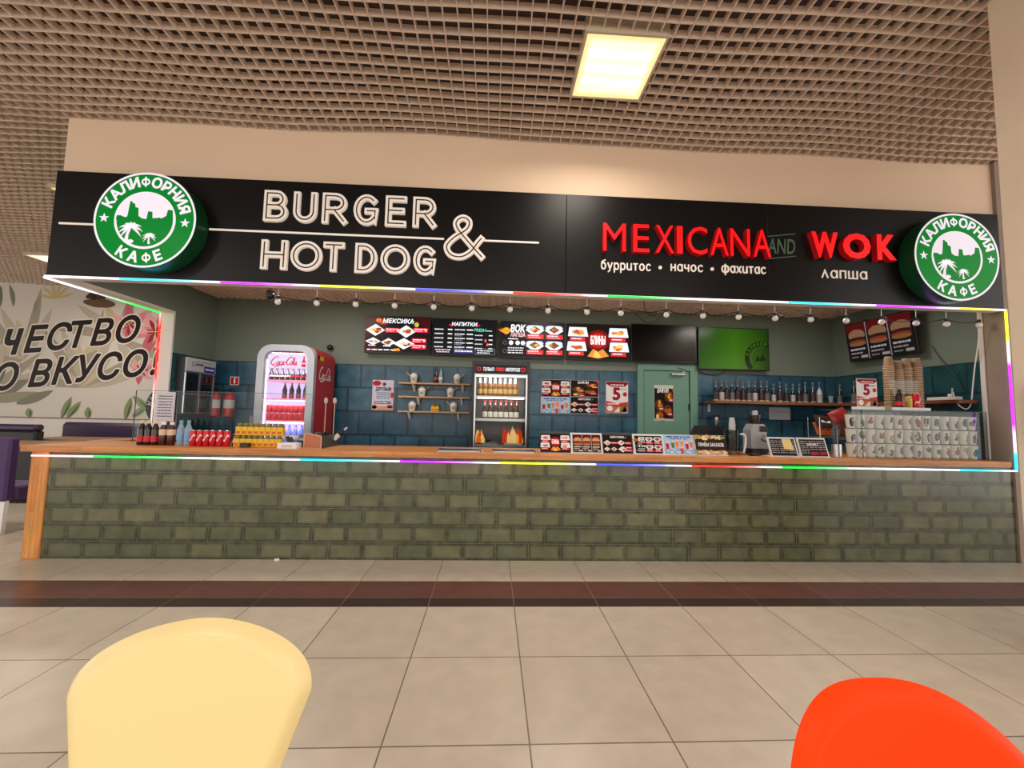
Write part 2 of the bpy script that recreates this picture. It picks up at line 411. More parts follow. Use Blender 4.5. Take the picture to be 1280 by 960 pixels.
class Canvas:
    """flat artwork in a plate w x h (metres) lying in local X,Z and facing -Y; layers stand a fraction of a millimetre apart."""
    def __init__(s, w, h, bg=None, eps=.0005):
        s.w, s.h, s.e, s.L, s.g = w, h, eps, 0, G()
        if bg: s.rect(0, 0, 1, 1, bg)
        s.L = 1
    def _add(s, pts, fs, col, n0=None):
        y = -s.L*s.e
        c = [lin(k) for k in col] if isinstance(col, list) else lin(col)
        s.g.add([(x, y-(0 if n0 is None or i < n0 else (1+((i-n0)//4) % 101)*1e-5), z) for i, (x, z) in enumerate(pts)], fs, 0, False, c)
    def P(s, x, y): return (x*s.w, y*s.h)
    def poly(s, pts, col): s._add([s.P(*p) for p in pts], [tuple(range(len(pts)))], col)
    def rect(s, x0, y0, x1, y1, col): s.poly([(x0, y0), (x1, y0), (x1, y1), (x0, y1)], col)
    def ell(s, cx, cy, rx, ry, col, n=16, a0=0): s.poly([(cx+rx*math.cos(2*PI*i/n+a0), cy+ry*math.sin(2*PI*i/n+a0)) for i in range(n)], col)
    def circ(s, cx, cy, r, col, n=20): s.ell(cx, cy, r, r*s.w/s.h, col, n)      # r as a fraction of the width
    def ring(s, cx, cy, r, wd, col, n=28):
        s.line([(cx+r*math.cos(2*PI*i/n), cy+r*s.w/s.h*math.sin(2*PI*i/n)) for i in range(n)], wd, col, True)
    def line(s, pts, wd, col, closed=False):
        """wd in metres"""
        v, f, _ = strip([s.P(*p) for p in pts], wd, closed); s._add(v, f, col)
    def text(s, t, x, y, h, col, al='c', bold=.02, shear=0, maxw=None):
        vs, fs, x0, x1, _ = bold_geo(t, bold, shear)
        H = h*s.h; k = H
        if maxw and (x1-x0)*k > maxw*s.w: k = maxw*s.w/(x1-x0)
        ox = x*s.w - {'c': (x0+x1)/2, 'l': x0, 'r': x1}[al]*k
        s._add([(ox+a*k, y*s.h+b*H) for a, b in vs], fs, col, len(text_geo(t, 0.0, shear)[0]))
    def dashes(s, x0, x1, y, h, col, seed=0, n=5):
        r = random.Random(seed); x = x0
        while x < x1:
            w = (x1-x0)*r.uniform(.08, .25); s.rect(x, y, min(x+w, x1), y+h, col); x += w+(x1-x0)*.04
    def blob(s, cx, cy, rx, ry, cols, n=6, seed=0):
        r = random.Random(seed)
        for i in range(n):
            a = r.uniform(0, 2*PI); q = r.uniform(0, .7); s.L += .15
            s.ell(cx+rx*q*math.cos(a), cy+ry*q*math.sin(a), rx*r.uniform(.25, .5), ry*r.uniform(.25, .55), r.choice(cols), 8, r.uniform(0, 6))
        s.L = round(s.L)
    def build(s, name, m, parent=None, loc=None, rot=None): return s.g.build(name, m, parent, loc, rot=rot)

WHITE = (245, 245, 248); RED = (215, 25, 35); BLACK = (14, 12, 14)
FOOD = [(190, 60, 30), (225, 150, 50), (120, 60, 25), (80, 120, 40), (235, 200, 120), (150, 35, 25)]
FRY = [(235, 170, 60), (220, 130, 40), (245, 205, 110), (190, 90, 30)]

# ------------------------------------------------------------------ the room
FY, BY = 3.84, 5.90            # counter/fascia plane, back wall of the booth
LX, RX = -3.94, 5.17           # inner side walls of the booth
CEIL = 4.05
ft = [(194, 180, 163), (203, 190, 173)]
floor_a = tile_mat('floor_tile', 'XY', .6, .6, 0, .186, 2.3575, ft[0], ft[1], (120, 106, 92), .0035, rough=.32, var=.07)
floor_b = tile_mat('floor_tile_far', 'XY', .6, .6, 0, .186, 3.376, ft[0], ft[1], (120, 106, 92), .0035, rough=.32, var=.07)
floor_c = tile_mat('floor_tile_brown', 'XY', .6, .29, 0, .186, 3.086, (98, 58, 52), (106, 66, 60), (140, 110, 95), .003, rough=.3, var=.12)
floor_d = tile_mat('floor_tile_dark', 'XY', .6, .141, 0, .186, 2.945, (56, 36, 34), (62, 40, 38), (120, 100, 90), .003, rough=.3, var=.12)
g = G()
for y0, y1, m in ((-8, 2.945, 0), (2.945, 3.086, 3), (3.086, 3.376, 2), (3.376, 13, 1)):
    g.add([(-17, y0, 0), (9, y0, 0), (9, y1, 0), (-17, y1, 0)], [(0, 1, 2, 3)], m)
struct(g.build('floor', [floor_a, floor_b, floor_c, floor_d]))

# open-cell grid ceiling, slightly sagging, under a dark slab
grid_m = mat('ceiling_blade', (226, 205, 187), .55, noise=.06, nscale=3)
slab_m = mat('ceiling_void', (78, 62, 52), .9, noise=.1, nscale=2)
def sag(x, y): return .016*math.sin(1.5*x+.8*math.sin(y*1.2))*math.sin(1.25*y+.35*x)+.008*math.sin(3.1*x-2.2*y)
g = G()
def blade(p0, p1, z0, h, t, step, wave=True):
    n = max(1, int(((p1[0]-p0[0])**2+(p1[1]-p0[1])**2)**.5/step)); vs = []; fs = []
    ax = 0 if abs(p1[0]-p0[0]) > abs(p1[1]-p0[1]) else 1
    for i in range(n+1):
        x = p0[0]+(p1[0]-p0[0])*i/n; y = p0[1]+(p1[1]-p0[1])*i/n
        dz = sag(x, y) if wave else 0
        for o in (-t/2, t/2):
            for zz in (z0, z0+h): vs.append((x+(o if ax else 0), y+(0 if ax else o), zz+dz))
    for i in range(n):
        b = i*4
        fs += [(b, b+4, b+5, b+1), (b+2, b+3, b+7, b+6), (b, b+2, b+6, b+4), (b+1, b+5, b+7, b+3)]
    g.add(vs, fs)
P_ = .1015
k = -12
while k*P_ < 9.6:
    y = k*P_
    blade((-15, y), (5.25 if y < FY+.05 else -4.05, y), CEIL, .055, .0085, .45); k += 1
k = -148
while k*P_ < 5.25:
    x = k*P_
    blade((x, -1.2), (x, 9.6 if x < -4.05 else FY+.05), CEIL, .055, .0065, .45); k += 1
g.box(-17, 9, -8, 13, 4.75, 4.85, 1)
struct(g.build('ceiling', [grid_m, slab_m]))

beige = mat('painted_beige', (236, 208, 180), .7, noise=.04, nscale=1.5)
greypl = mat('grey_plaster', (150, 134, 120), .75, noise=.1, nscale=6)
green = mat('painted_green', (112, 124, 112), .6, noise=.04, nscale=2)
white = mat('white_paint', (222, 218, 214), .5)
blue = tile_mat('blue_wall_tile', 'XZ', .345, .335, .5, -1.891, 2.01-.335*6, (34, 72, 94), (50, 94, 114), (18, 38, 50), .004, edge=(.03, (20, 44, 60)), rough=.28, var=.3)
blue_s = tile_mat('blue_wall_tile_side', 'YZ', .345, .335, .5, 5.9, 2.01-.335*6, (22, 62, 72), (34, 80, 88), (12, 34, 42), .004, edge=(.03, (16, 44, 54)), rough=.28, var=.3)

g = G().box(LX-.132, RX+.05, FY+.015, FY+.14, 2.52, 4.12)
struct(g.build('wall_bulkhead', beige))
g = G().box(LX-.13, RX+.13, BY, BY+.12, 2.01, 4.1, 0).box(LX-.13, RX+.13, BY-.008, BY+.12, 0, 2.01, 1)
struct(g.build('wall_back', [green, blue]))
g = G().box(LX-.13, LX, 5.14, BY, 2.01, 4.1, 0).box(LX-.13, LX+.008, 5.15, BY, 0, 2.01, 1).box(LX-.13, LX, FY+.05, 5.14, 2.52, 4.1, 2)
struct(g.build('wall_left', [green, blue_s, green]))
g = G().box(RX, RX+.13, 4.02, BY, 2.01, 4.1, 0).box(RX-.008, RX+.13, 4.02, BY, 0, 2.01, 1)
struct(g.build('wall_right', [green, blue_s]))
struct(G().box(RX, RX+.14, FY-.02, 4.02, 0, 4.1).build('wall_return', greypl))
struct(G().box(RX-.022, RX-.002, 4.0, 4.04, .98, 2.86, b=.004).build('trim_1', white))
# white lining of the side opening (lintel and post)
g = G().box(LX-.14, LX+.0, FY-.02, 5.13, 2.495, 2.52).box(LX-.14, LX+.004, 5.115, 5.14, .98, 2.52)
struct(g.build('trim_2', white))
# booth grid ceiling
g = G()
k = 0
while 3.95+k*.09 < BY: blade((LX, 3.95+k*.09), (RX, 3.95+k*.09), 2.90, .04, .012, 9, False); k += 1
k = 0
while LX+k*.09 < RX: blade((LX+k*.09, 3.95), (LX+k*.09, BY), 2.90, .04, .012, 9, False); k += 1
g.box(LX, RX, 3.95, BY, 3.2, 3.25, 1)
struct(g.build('ceiling_booth', [grid_m, slab_m]))
# pillar on the right
pil = mat('pillar_plaster', (230, 210, 188), .7, noise=.08, nscale=4)
g = G().box(3.136, 4.4, 1.2, 2.3, 0, 4.6, b=.006)
struct(g.build('wall_pillar', pil))
struct(G().box(5.315, 9, 3.86, 3.98, 0, 4.6).build('wall_right_front', beige))
struct(G().box(5.222, 5.31, 3.83, 3.9, 0, 4.1).build('gap_shade_strip', mat('painted_gap_shade', (66, 50, 42), .8)))  # dark-coloured box standing in for the shade between return wall and pillar
# mural wall far left
MY = 9.6
struct(G().box(-16, -2, MY, MY+.12, 0, 4.3).build('wall_mural', mat('mural_wall_white', (214, 208, 202), .7, noise=.03)))

# ------------------------------------------------------------------ hall ceiling lamps
frame_m = mat('lamp_frame', (205, 190, 165), .4)
diff_m = bpy.data.materials.new('lamp_diffuser'); diff_m.use_nodes = True
def _dm():
    nt = diff_m.node_tree; N = nt.nodes; L = nt.links; b = N['Principled BSDF']
    tc = N.new('ShaderNodeTexCoord'); sp = N.new('ShaderNodeSeparateXYZ'); L.new(tc.outputs['Object'], sp.inputs[0])
    mu = N.new('ShaderNodeMath'); mu.operation = 'MULTIPLY'; mu.inputs[1].default_value = 2*PI/.128; L.new(sp.outputs[1], mu.inputs[0])
    co = N.new('ShaderNodeMath'); co.operation = 'COSINE'; L.new(mu.outputs[0], co.inputs[0])
    ab = N.new('ShaderNodeMath'); ab.operation = 'ABSOLUTE'; L.new(sp.outputs[0], ab.inputs[0])
    edge = N.new('ShaderNodeMapRange'); edge.inputs[1].default_value = .262; edge.inputs[2].default_value = .225; edge.inputs[3].default_value = 0; edge.inputs[4].default_value = 1; L.new(ab.outputs[0], edge.inputs[0])
    aby = N.new('ShaderNodeMath'); aby.operation = 'ABSOLUTE'; L.new(sp.outputs[1], aby.inputs[0])
    e2 = N.new('ShaderNodeMapRange'); e2.inputs[1].default_value = .25; e2.inputs[2].default_value = .21; e2.inputs[3].default_value = 0; e2.inputs[4].default_value = 1; L.new(aby.outputs[0], e2.inputs[0])
    m1 = N.new('ShaderNodeMath'); m1.operation = 'MULTIPLY'; L.new(edge.outputs[0], m1.inputs[0]); L.new(e2.outputs[0], m1.inputs[1])
    ad = N.new('ShaderNodeMath'); ad.operation = 'MULTIPLY_ADD'; ad.inputs[1].default_value = .25; ad.inputs[2].default_value = .75; L.new(co.outputs[0], ad.inputs[0])
    m2 = N.new('ShaderNodeMath'); m2.operation = 'MULTIPLY'; L.new(m1.outputs[0], m2.inputs[0]); L.new(ad.outputs[0], m2.inputs[1])
    mx = N.new('ShaderNodeMix'); mx.data_type = 'RGBA'; L.new(m2.outputs[0], mx.inputs[0])
    mx.inputs[6].default_value = (.72, .56, .24, 1); mx.inputs[7].default_value = (1.05, .98, .80, 1)
    L.new(mx.outputs[2], b.inputs['Emission Color']); b.inputs['Emission Strength'].default_value = 1.0
    b.inputs['Base Color'].default_value = (.6, .55, .4, 1)
_dm()
def hall_lamp(x, y, label, power=1.0):
    t = thing('ceiling_lamp', label, 'ceiling lamp', (x, y, CEIL-.03), 'square recessed hall lamps')
    g = G(); a, b, h = .3, .282, .10
    for bx in ((-a, a, -a, -b), (-a, a, b, a), (-a, -b, -b, b), (b, a, -b, b)): g.box(bx[0], bx[1], bx[2], bx[3], 0, h)
    g.box(-a, a, -a, a, h, h+.01)
    g.build('frame', frame_m, t)
    G().box(-b, b, -b, b, .006, .012).build('diffuser', diff_m, t)
    l = bpy.data.lights.new('lamp_light', 'AREA'); l.energy = LAMP_W*power; l.color = (1, .90, .78); l.shape = 'SQUARE'; l.size = .5; l.spread = math.radians(165)
    lo = bpy.data.objects.new('lamp_light', l); COL.objects.link(lo); lo.location = (x, y, CEIL-.06)
hall_lamp(.886, 2.92, 'bright square lamp set in the grid ceiling above the signboard', .55)
hall_lamp(-5.27, 5.40, 'square ceiling lamp peeking out beside the upper left edge of the signboard')
hall_lamp(-8.22, 7.84, 'square ceiling lamp seen low beside the lower left edge of the signboard')
for x, y in ((-5.2, .3), (-2.15, -.3), (.886, -1.0), (3.92, -.3), (-2.15, -3.6), (.886, -4.0), (3.92, -3.6), (-8.2, 2.5)):
    l = bpy.data.lights.new('lamp_light', 'AREA'); l.energy = LAMP_W; l.color = (1, .90, .78); l.size = .55; l.spread = math.radians(165)
    lo = bpy.data.objects.new('lamp_light', l); COL.objects.link(lo); lo.location = (x, y, CEIL-.06)
for x, y in ((-2.2, 4.5), (.8, 4.5), (3.6, 4.5)):  # added fill lights without fixtures, hidden behind the signboard, to brighten the booth
    l = bpy.data.lights.new('booth_fill', 'AREA'); l.energy = BOOTH_FILL_W; l.color = (1, .92, .82); l.size = .5
    lo = bpy.data.objects.new('booth_fill', l); COL.objects.link(lo); lo.location = (x, y, 2.88)

# ------------------------------------------------------------------ signboard with its letters
sb = thing('signboard', 'long black signboard with lettering above the counter', 'signboard', (0, FY-.04, 2.50))
blk = mat('black_panel', (9, 8, 9), .38, noise=.1, nscale=2, spec=.3)
for x0, x1 in ((-4.07, .672), (.676, 2.69), (2.694, 5.14)):
    G().box(x0, x1, 0, .06, .012, 1.0, b=.002).build('panel', blk, sb)
G().box(-4.07, 5.14, .0, .1, -.006, .012).build('lower_rail', white, sb)
wl = mat('white_letter', (236, 226, 216), .4, emit=(255, 240, 225), es=.16)
ink = mat('black_inline', (22, 16, 14), .5)
BASE = 2.50
def slab_letter(gm, polys, x0, z0, kx, kz, w, y0, y1, square=False):
    for pl in polys:
        p = [(x0+a*kx, z0+b*kz) for a, b in pl]
        cl = abs(p[0][0]-p[-1][0])+abs(p[0][1]-p[-1][1]) < 1e-5
        if cl: p = p[:-1]
        elif square:
            for i0, i1 in ((0, 1), (-1, -2)):
                d = Vector(p[i0])-Vector(p[i1]); q = Vector(p[i0])+d.normalized()*w*.46; p[i0] = (q.x, q.y)
        v, f, sd = strip(p, w, cl); n = len(v)
        gm.add([(x, y0, z) for x, z in v]+[(x, y1, z) for x, z in v], f+[(a, b, b+n, a+n) for a, b in sd])
        if not cl and not square:
            for q in (p[0], p[-1]):
                gm.add([(q[0]+w/2*math.cos(2*PI*i/14), y, q[1]+w/2*math.sin(2*PI*i/14)) for y in (y0, y1) for i in range(14)],
                       [tuple(range(14))]+[(i, (i+1) % 14, (i+1) % 14+14, i+14) for i in range(14)])
def inline_letter(ch, xa, xb, za, zb):
    w = .058; adv, st = LETTERS[ch]
    xs = [p[0] for s_ in st for p in s_]; zs = [p[1] for s_ in st for p in s_]
    kx = (xb-xa-w)/(max(xs)-min(xs)); kz = (zb-za-w)/(max(zs)-min(zs))
    x0 = xa+w/2-min(xs)*kx; z0 = za+w/2-min(zs)*kz-BASE
    g = G(); slab_letter(g, st, x0, z0, kx, kz, w, -.03, .0, True); o = g.build('letter', wl, sb)
    g = G(); slab_letter(g, st, x0, z0, kx, kz, .0115, -.0315, -.029, True); g.build('inline_groove', ink, o)
for ch, a, b in (('B', 106, 199), ('U', 221, 313), ('R', 334, 433), ('G', 458, 556), ('E', 584, 669), ('R', 694, 789)):
    inline_letter(ch, -2.18+(a-106)*.002345, -2.18+(b-106)*.002345, 3.09, 3.39)
for ch, a, b in (('H', 92, 195), ('O', 208, 332), ('T', 335, 420), ('D', 463, 552), ('O', 565, 684), ('G', 697, 789)):
    inline_letter(ch, -2.17+(a-95)*.00231, -2.17+(b-95)*.00231, 2.63, 2.915)
inline_letter('&', -.50, -.11, 2.79, 3.235)
lm = mat('white_rule', (232, 224, 216), .4, emit=(255, 240, 225), es=.25)
for x0, x1 in ((-4.0, -3.58), (-2.67, -.50), (-.14, .41)):
    G().box(x0, x1, -.012, 0, .488, .506, b=.003).build('rule', lm, sb)
redl = mat('red_letter_face', (150, 4, 8), .35, emit=(255, 10, 18), es=.7)
redd = mat('red_letter_side', (150, 8, 12), .4, emit=(200, 10, 14), es=.12)
def block_letter(ch, xa, xb, za, zb, bold, dep=.06):
    vs, fs, x0, x1, bd = text_geo(ch, bold); zl = min(v[1] for v in vs); zh = max(v[1] for v in vs)
    q = [(xa+(x-x0)/(x1-x0)*(xb-xa), za-BASE+(z-zl)/(zh-zl)*(zb-za)) for x, z in vs]; n = len(q)
    g = G().add([(x, -dep, z) for x, z in q], fs, 0)
    g.add([(x, -dep, z) for x, z in q]+[(x, 0, z) for x, z in q], [(a, b, b+n, a+n) for a, b in bd], 1)
    return g.build('letter', [redl, redd], sb)
for ch, a, b in (('M', 157, 216), ('E', 235, 277), ('X', 293, 341), ('I', 349, 364), ('C', 377, 429), ('A', 437, 485), ('N', 490, 542), ('A', 551, 598)):
    block_letter(ch, 1.02+(a-157)*.003773, 1.02+(b-157)*.003773, 2.925, 3.20, .0)
for ch, a, b in (('W', 702, 770), ('O', 782, 854), ('K', 870, 920)):
    block_letter(ch, 3.10+(a-703)*.00401, 3.10+(b-703)*.00401, 2.945, 3.205, .045)
cv = Canvas(.30, .30)
cv.text('AND', .5, .27, .5, (112, 152, 122), bold=.012, shear=.12, maxw=.95)
for y in (.12, .88): cv.line([(.02, y-.05), (.98, y+.08)], .009, (100, 138, 108))
cv.build('and_lettering', mat('dark_green_print', (84, 112, 90), .6), sb, (2.68, -.004, .41))
def small_word(word, x0, x1, z, h):
    g = G(); tot = 0; parts = []
    for ch in word:
        if ch == ' ': tot += .45; continue
        parts.append((tot, ch)); tot += LETTERS[ch][0]+.30
    k = (x1-x0)/(tot-.3)
    for off, ch in parts: slab_letter(g, LETTERS[ch][1], x0+off*k, z-BASE, k, h, .0125, -.008, 0)
    g.build('lettering', wl, sb)
small_word('бурритос', 1.02, 1.50, 2.765, .062)
small_word('•', 1.585, 1.615, 2.765, .07)
small_word('начос', 1.71, 2.02, 2.775, .062)
small_word('•', 2.105, 2.135, 2.77, .07)
small_word('фахитас', 2.22, 2.655, 2.78, .062)
small_word('лапша', 3.24, 3.70, 2.765, .072)

# ------------------------------------------------------------------ round cafe signs
SG = (0, 116, 38); SW = (220, 214, 226)
def frond(cv, cx, cy, a, ln, droop, w, col):
    n = 8; pts = []
    for i in range(n+1):
        t = i/n; pts.append((cx+ln*t*math.cos(a), cy+ln*t*math.sin(a)-droop*t*t))
    v, f, _ = strip([cv.P(*p) for p in pts], [w*(.35+1.3*(i/n)*(1-i/n)*2)*(1-.92*(i/n)**3) for i in range(n+1)])
    cv._add(v, f, col)
def disc_sign(x, z, label):
    R0 = .4375; t = thing('round_sign', label, 'sign', (x, 3.645, z), 'round cafe signs')
    g = G(); n = 64; c = [(R0*math.cos(2*PI*i/n), R0*math.sin(2*PI*i/n)) for i in range(n)]
    g.add([(a, .004, b) for a, b in c]+[(a, .155, b) for a, b in c], [(i, (i+1) % n, (i+1) % n+n, i+n) for i in range(n)]+[tuple(range(n))], 0, False)
    g.build('drum', mat('sign_drum', (10, 60, 30), .35, emit=(0, 70, 25), es=.04), t)
    cv = Canvas(2*R0, 2*R0, eps=.0012)
    q = lambda px, py: (.5+(px-585)/830, .5+(480-py)/830)
    cv.L = 0; cv.circ(.5, .5, .5, SG, 64)
    cv.L = 1; cv.ring(.5, .5, .488, .018, SW, 64)
    cv.circ(.5, .495, .30, SW, 48)
    cv.L = 2
    sky = [q(*p) for p in ((352, 475), (357, 450), (385, 450), (420, 465), (440, 460), (455, 325), (470, 325), (476, 340), (495, 345), (500, 375), (525, 380), (531, 450), (560, 470), (596, 475), (605, 405), (640, 410), (645, 465), (690, 460), (700, 455), (715, 465), (755, 440), (765, 385), (804, 390), (812, 470))]
    low = [(.5+.275*math.cos(math.radians(a)), .495+.275*math.sin(math.radians(a))) for a in range(3, -184, -6)]
    # skyline cut as columns so that every piece stays convex
    base = .495
    for (a, b) in zip(sky, sky[1:]): cv.poly([a, b, (b[0], base), (a[0], base)], SG) if b[0] > a[0] else None
    cv.poly([(sky[-1][0], base)]+[p for p in low if p[1] < base]+[(sky[0][0], base)], SG)
    cv.L = 3
    for (bx, by, tx, ty, s) in ((446, 680, 478, 545, 1.0), (634, 690, 634, 615, .58)):
        b, m_, tp = q(bx, by), q((bx+tx)/2-8*s, (by+ty)/2), q(tx, ty)
        v, f, _ = strip([cv.P(*p) for p in (b, m_, tp)], [.036*s, .024*s, .018*s]); cv._add(v, f, SW)
        cv.L += .5
        for i, a in enumerate((160, 128, 95, 62, 30, 4, 188, 214, -24)):
            frond(cv, tp[0], tp[1], math.radians(a), .122*s*(.85 if 60 < a < 130 else 1), .06*s, .023*s, SW)
    b = q(485, 672); cv.ell(b[0], b[1], .03, .02, SW)
    cv.L = 4
    for a in (180, -3):
        cx, cy = .5+.395*math.cos(math.radians(a)), .5+.395*math.sin(math.radians(a))
        pts = [(cx+(.052 if i % 2 == 0 else .021)*math.cos(PI/2+i*PI/5), cy+(.052 if i % 2 == 0 else .021)*math.sin(PI/2+i*PI/5)) for i in range(10)]
        for i in range(0, 10, 2): cv.poly([pts[i-1], pts[i], pts[i+1], (cx, cy)], SW)
        
    def arc_text(s, a0, a1, rad, h, flip):
        wd = [text_geo(ch)[3]-text_geo(ch)[2]+.1 for ch in s]; gap = .15
        tot = sum(wd)+gap*(len(s)-1); acc = 0
        for ch, w in zip(s, wd):
            a = math.radians(a0+(a1-a0)*(acc+w/2)/tot); acc += w+gap
            vs, fs, x0, x1, _ = bold_geo(ch, .05)
            tx = Vector((math.sin(a), -math.cos(a))) if not flip else Vector((-math.sin(a), math.cos(a)))
            up = Vector((math.cos(a), math.sin(a))) if not flip else Vector((-math.cos(a), -math.sin(a)))
            c0 = Vector((.5, .5))+Vector((math.cos(a), math.sin(a)))*rad
            out = [c0+tx*(x-(x0+x1)/2)*h+up*(y-.5)*h for x, y in vs]
            cv._add([cv.P(p.x, p.y) for p in out], fs, SW, len(text_geo(ch)[0]))
    arc_text('КАЛИФОРНИЯ', 162, 12, .397, .098, False)
    arc_text('КАФЕ', 233, 299, .397, .098, True)
    o = cv.build('sign_face', SIGN, t, (-R0, 0, -R0))
disc_sign(-3.12, 2.995, 'round green and white cafe sign on the left end of the signboard')
disc_sign(4.485, 2.965, 'round green and white cafe sign on the right end of the signboard')

# ------------------------------------------------------------------ colour-chasing led strips
LC = {'r': (255, 40, 30), 'g': (30, 230, 70), 'w': (255, 255, 255), 'c': (40, 210, 250), 'p': (190, 40, 245), 'y': (235, 230, 40), 'b': (60, 70, 250), 'pk': (240, 170, 165)}
PALE = (196, 190, 200)
def led_strip(name, label, stops, axis, fixed, th=.014):
    """stops: (position along the axis, colour)"""
    g = G(); vs = []; cs = []; fs = []
    for p, c in stops:
        for a in (-th/2, th/2):
            for b in (-th/2, th/2):
                q = [fixed[0]+a, fixed[1]+b]; q.insert(axis, p); vs.append(q); cs.append(lin(c))
    for i in range(len(stops)-1):
        o = i*4
        for (a, b) in ((0, 1), (1, 3), (3, 2), (2, 0)): fs.append((o+a, o+b, o+4+b, o+4+a))
    fs += [(0, 1, 3, 2), ((len(stops)-1)*4, (len(stops)-1)*4+1, (len(stops)-1)*4+3, (len(stops)-1)*4+2)]
    g.add(vs, fs, 0, False, cs)
    return tag(g.build(name, LED), label, 'led strip', None)
def chase(starts, end, first=PALE):
    out = []
    for (p, c), nx in zip(starts, [s[0] for s in starts[1:]]+[end]):
        col = LC[c] if c else PALE; d = nx-p
        out += [(p, col), (p+d*.35, col), (p+d*.7, tuple((a+b)/2 for a, b in zip(col, PALE))), (p+d*.8, PALE), (nx-abs(d)*.004*(1 if d > 0 else -1), PALE)]
    return out
led_strip('led_strip', 'glowing multicolour led strip along the lower edge of the signboard',
          chase([(-4.07, 'w'), (-3.42, 'c'), (-2.53, 'p'), (-1.63, 'y'), (-.75, 'b'), (.17, 'r'), (1.08, 'g'), (1.98, 'w'), (2.88, 'c'), (3.78, 'p'), (4.66, 'y')], 5.155), 0, (FY-.048, 2.497))
led_strip('led_strip', 'glowing multicolour led strip under the front edge of the countertop',
          chase([(-4.02, 'pk'), (-3.50, 'g'), (-2.49, 'w'), (-1.72, 'c'), (-.83, 'p'), (.08, 'y'), (.98, 'b'), (1.89, 'r'), (2.77, 'g'), (3.67, 'w'), (4.56, 'c')], 5.155), 0, (FY-.045, .893))
led_strip('led_strip', 'upright led strip fading from yellow to purple on the right pillar edge',
          [(2.50, LC['y']), (2.2, LC['y']), (2.13, PALE), (2.0, PALE), (1.93, LC['p']), (1.35, LC['p']), (1.22, PALE), (1.1, PALE), (1.05, LC['c']), (.89, LC['c'])], 2, (5.150, FY-.048))
led_strip('led_strip', 'led strip along the side lintel, white turning green, left of the booth',
          [(3.80, LC['w']), (4.15, LC['w']), (4.3, (150, 140, 150)), (4.55, (120, 180, 130)), (4.75, LC['g']), (5.10, LC['g'])], 1, (-4.085, 2.49))
led_strip('led_strip', 'red upright led strip on the white post left of the booth',
          [(2.48, (230, 150, 140)), (2.3, LC['r']), (1.75, LC['r']), (1.5, (190, 150, 150)), (.99, (150, 140, 140))], 2, (-4.087, 5.10), .012)

# ------------------------------------------------------------------ counter
wood = wood_mat('butcher_block', (196, 122, 62), (214, 146, 84), 'X')
woodz = wood_mat('butcher_block_upright', (206, 128, 58), (222, 156, 84), 'Z', (.4, .04))
woody = wood_mat('butcher_block_side', (180, 120, 70), (200, 140, 86), 'Y')
olive = tile_mat('olive_counter_tile', 'XZ', .302, .1515, .5, -3.714, 0, (90, 94, 70), (113, 112, 84), (112, 112, 92), .0022, edge=(.04, (50, 54, 38)), rough=.2, var=.2)
CT = .98
cb = thing('counter', 'long counter front faced with glossy olive green brick tiles', 'counter', (0, 0, 0))
G().box(-3.91, RX+.02, FY, FY+.10, 0, .925).build('tiled_front', olive, cb)
G().box(-4.06, -3.91, FY-.012, FY+.10, 0, .925, b=.004).build('end_post', woodz, cb)
G().box(-4.05, LX, FY+.10, 5.11, 0, .925).build('side_panel', woody, cb)
ctp = thing('countertop', 'honey brown butcher block worktop running along the whole counter', 'countertop', (0, 0, 0))
G().box(-4.11, 5.09, 3.78, 4.42, .927, CT, b=.004).build('front_board', wood, ctp)
G().box(-4.14, -3.90, 4.42, 5.112, .927, CT, b=.004).build('side_board', woody, ctp)

dark = mat('black_plastic', (20, 20, 22), .35, noise=.1)
grey = mat('grey_plastic', (120, 122, 126), .4)
steel = mat('stainless_steel', (190, 190, 192), .25, .9)
silver = mat('silver_frame', (172, 176, 186), .35, .3)
tin = mat('dark_tray', (48, 46, 44), .3)
for x0, x1, w in ((-.51, -.10, 'left one of two thin dark mats let into the middle of the countertop'), (.01, .42, 'right one of two thin dark mats let into the middle of the countertop')):
    t = thing('counter_mat', w, 'mat', ((x0+x1)/2, 4.02, CT), 'thin dark mats on the countertop')
    hw = (x1-x0)/2
    G().box(-hw, hw, -.14, .14, .0005, .008, b=.003).build('pad', tin, t)
    g = G()
    for q in ((-hw, hw, -.145, -.13), (-hw, hw, .13, .145), (-hw-.006, -hw+.008, -.145, .145), (hw-.008, hw+.006, -.145, .145)): g.box(*q, 0, .011)
    g.build('rim', steel, t)

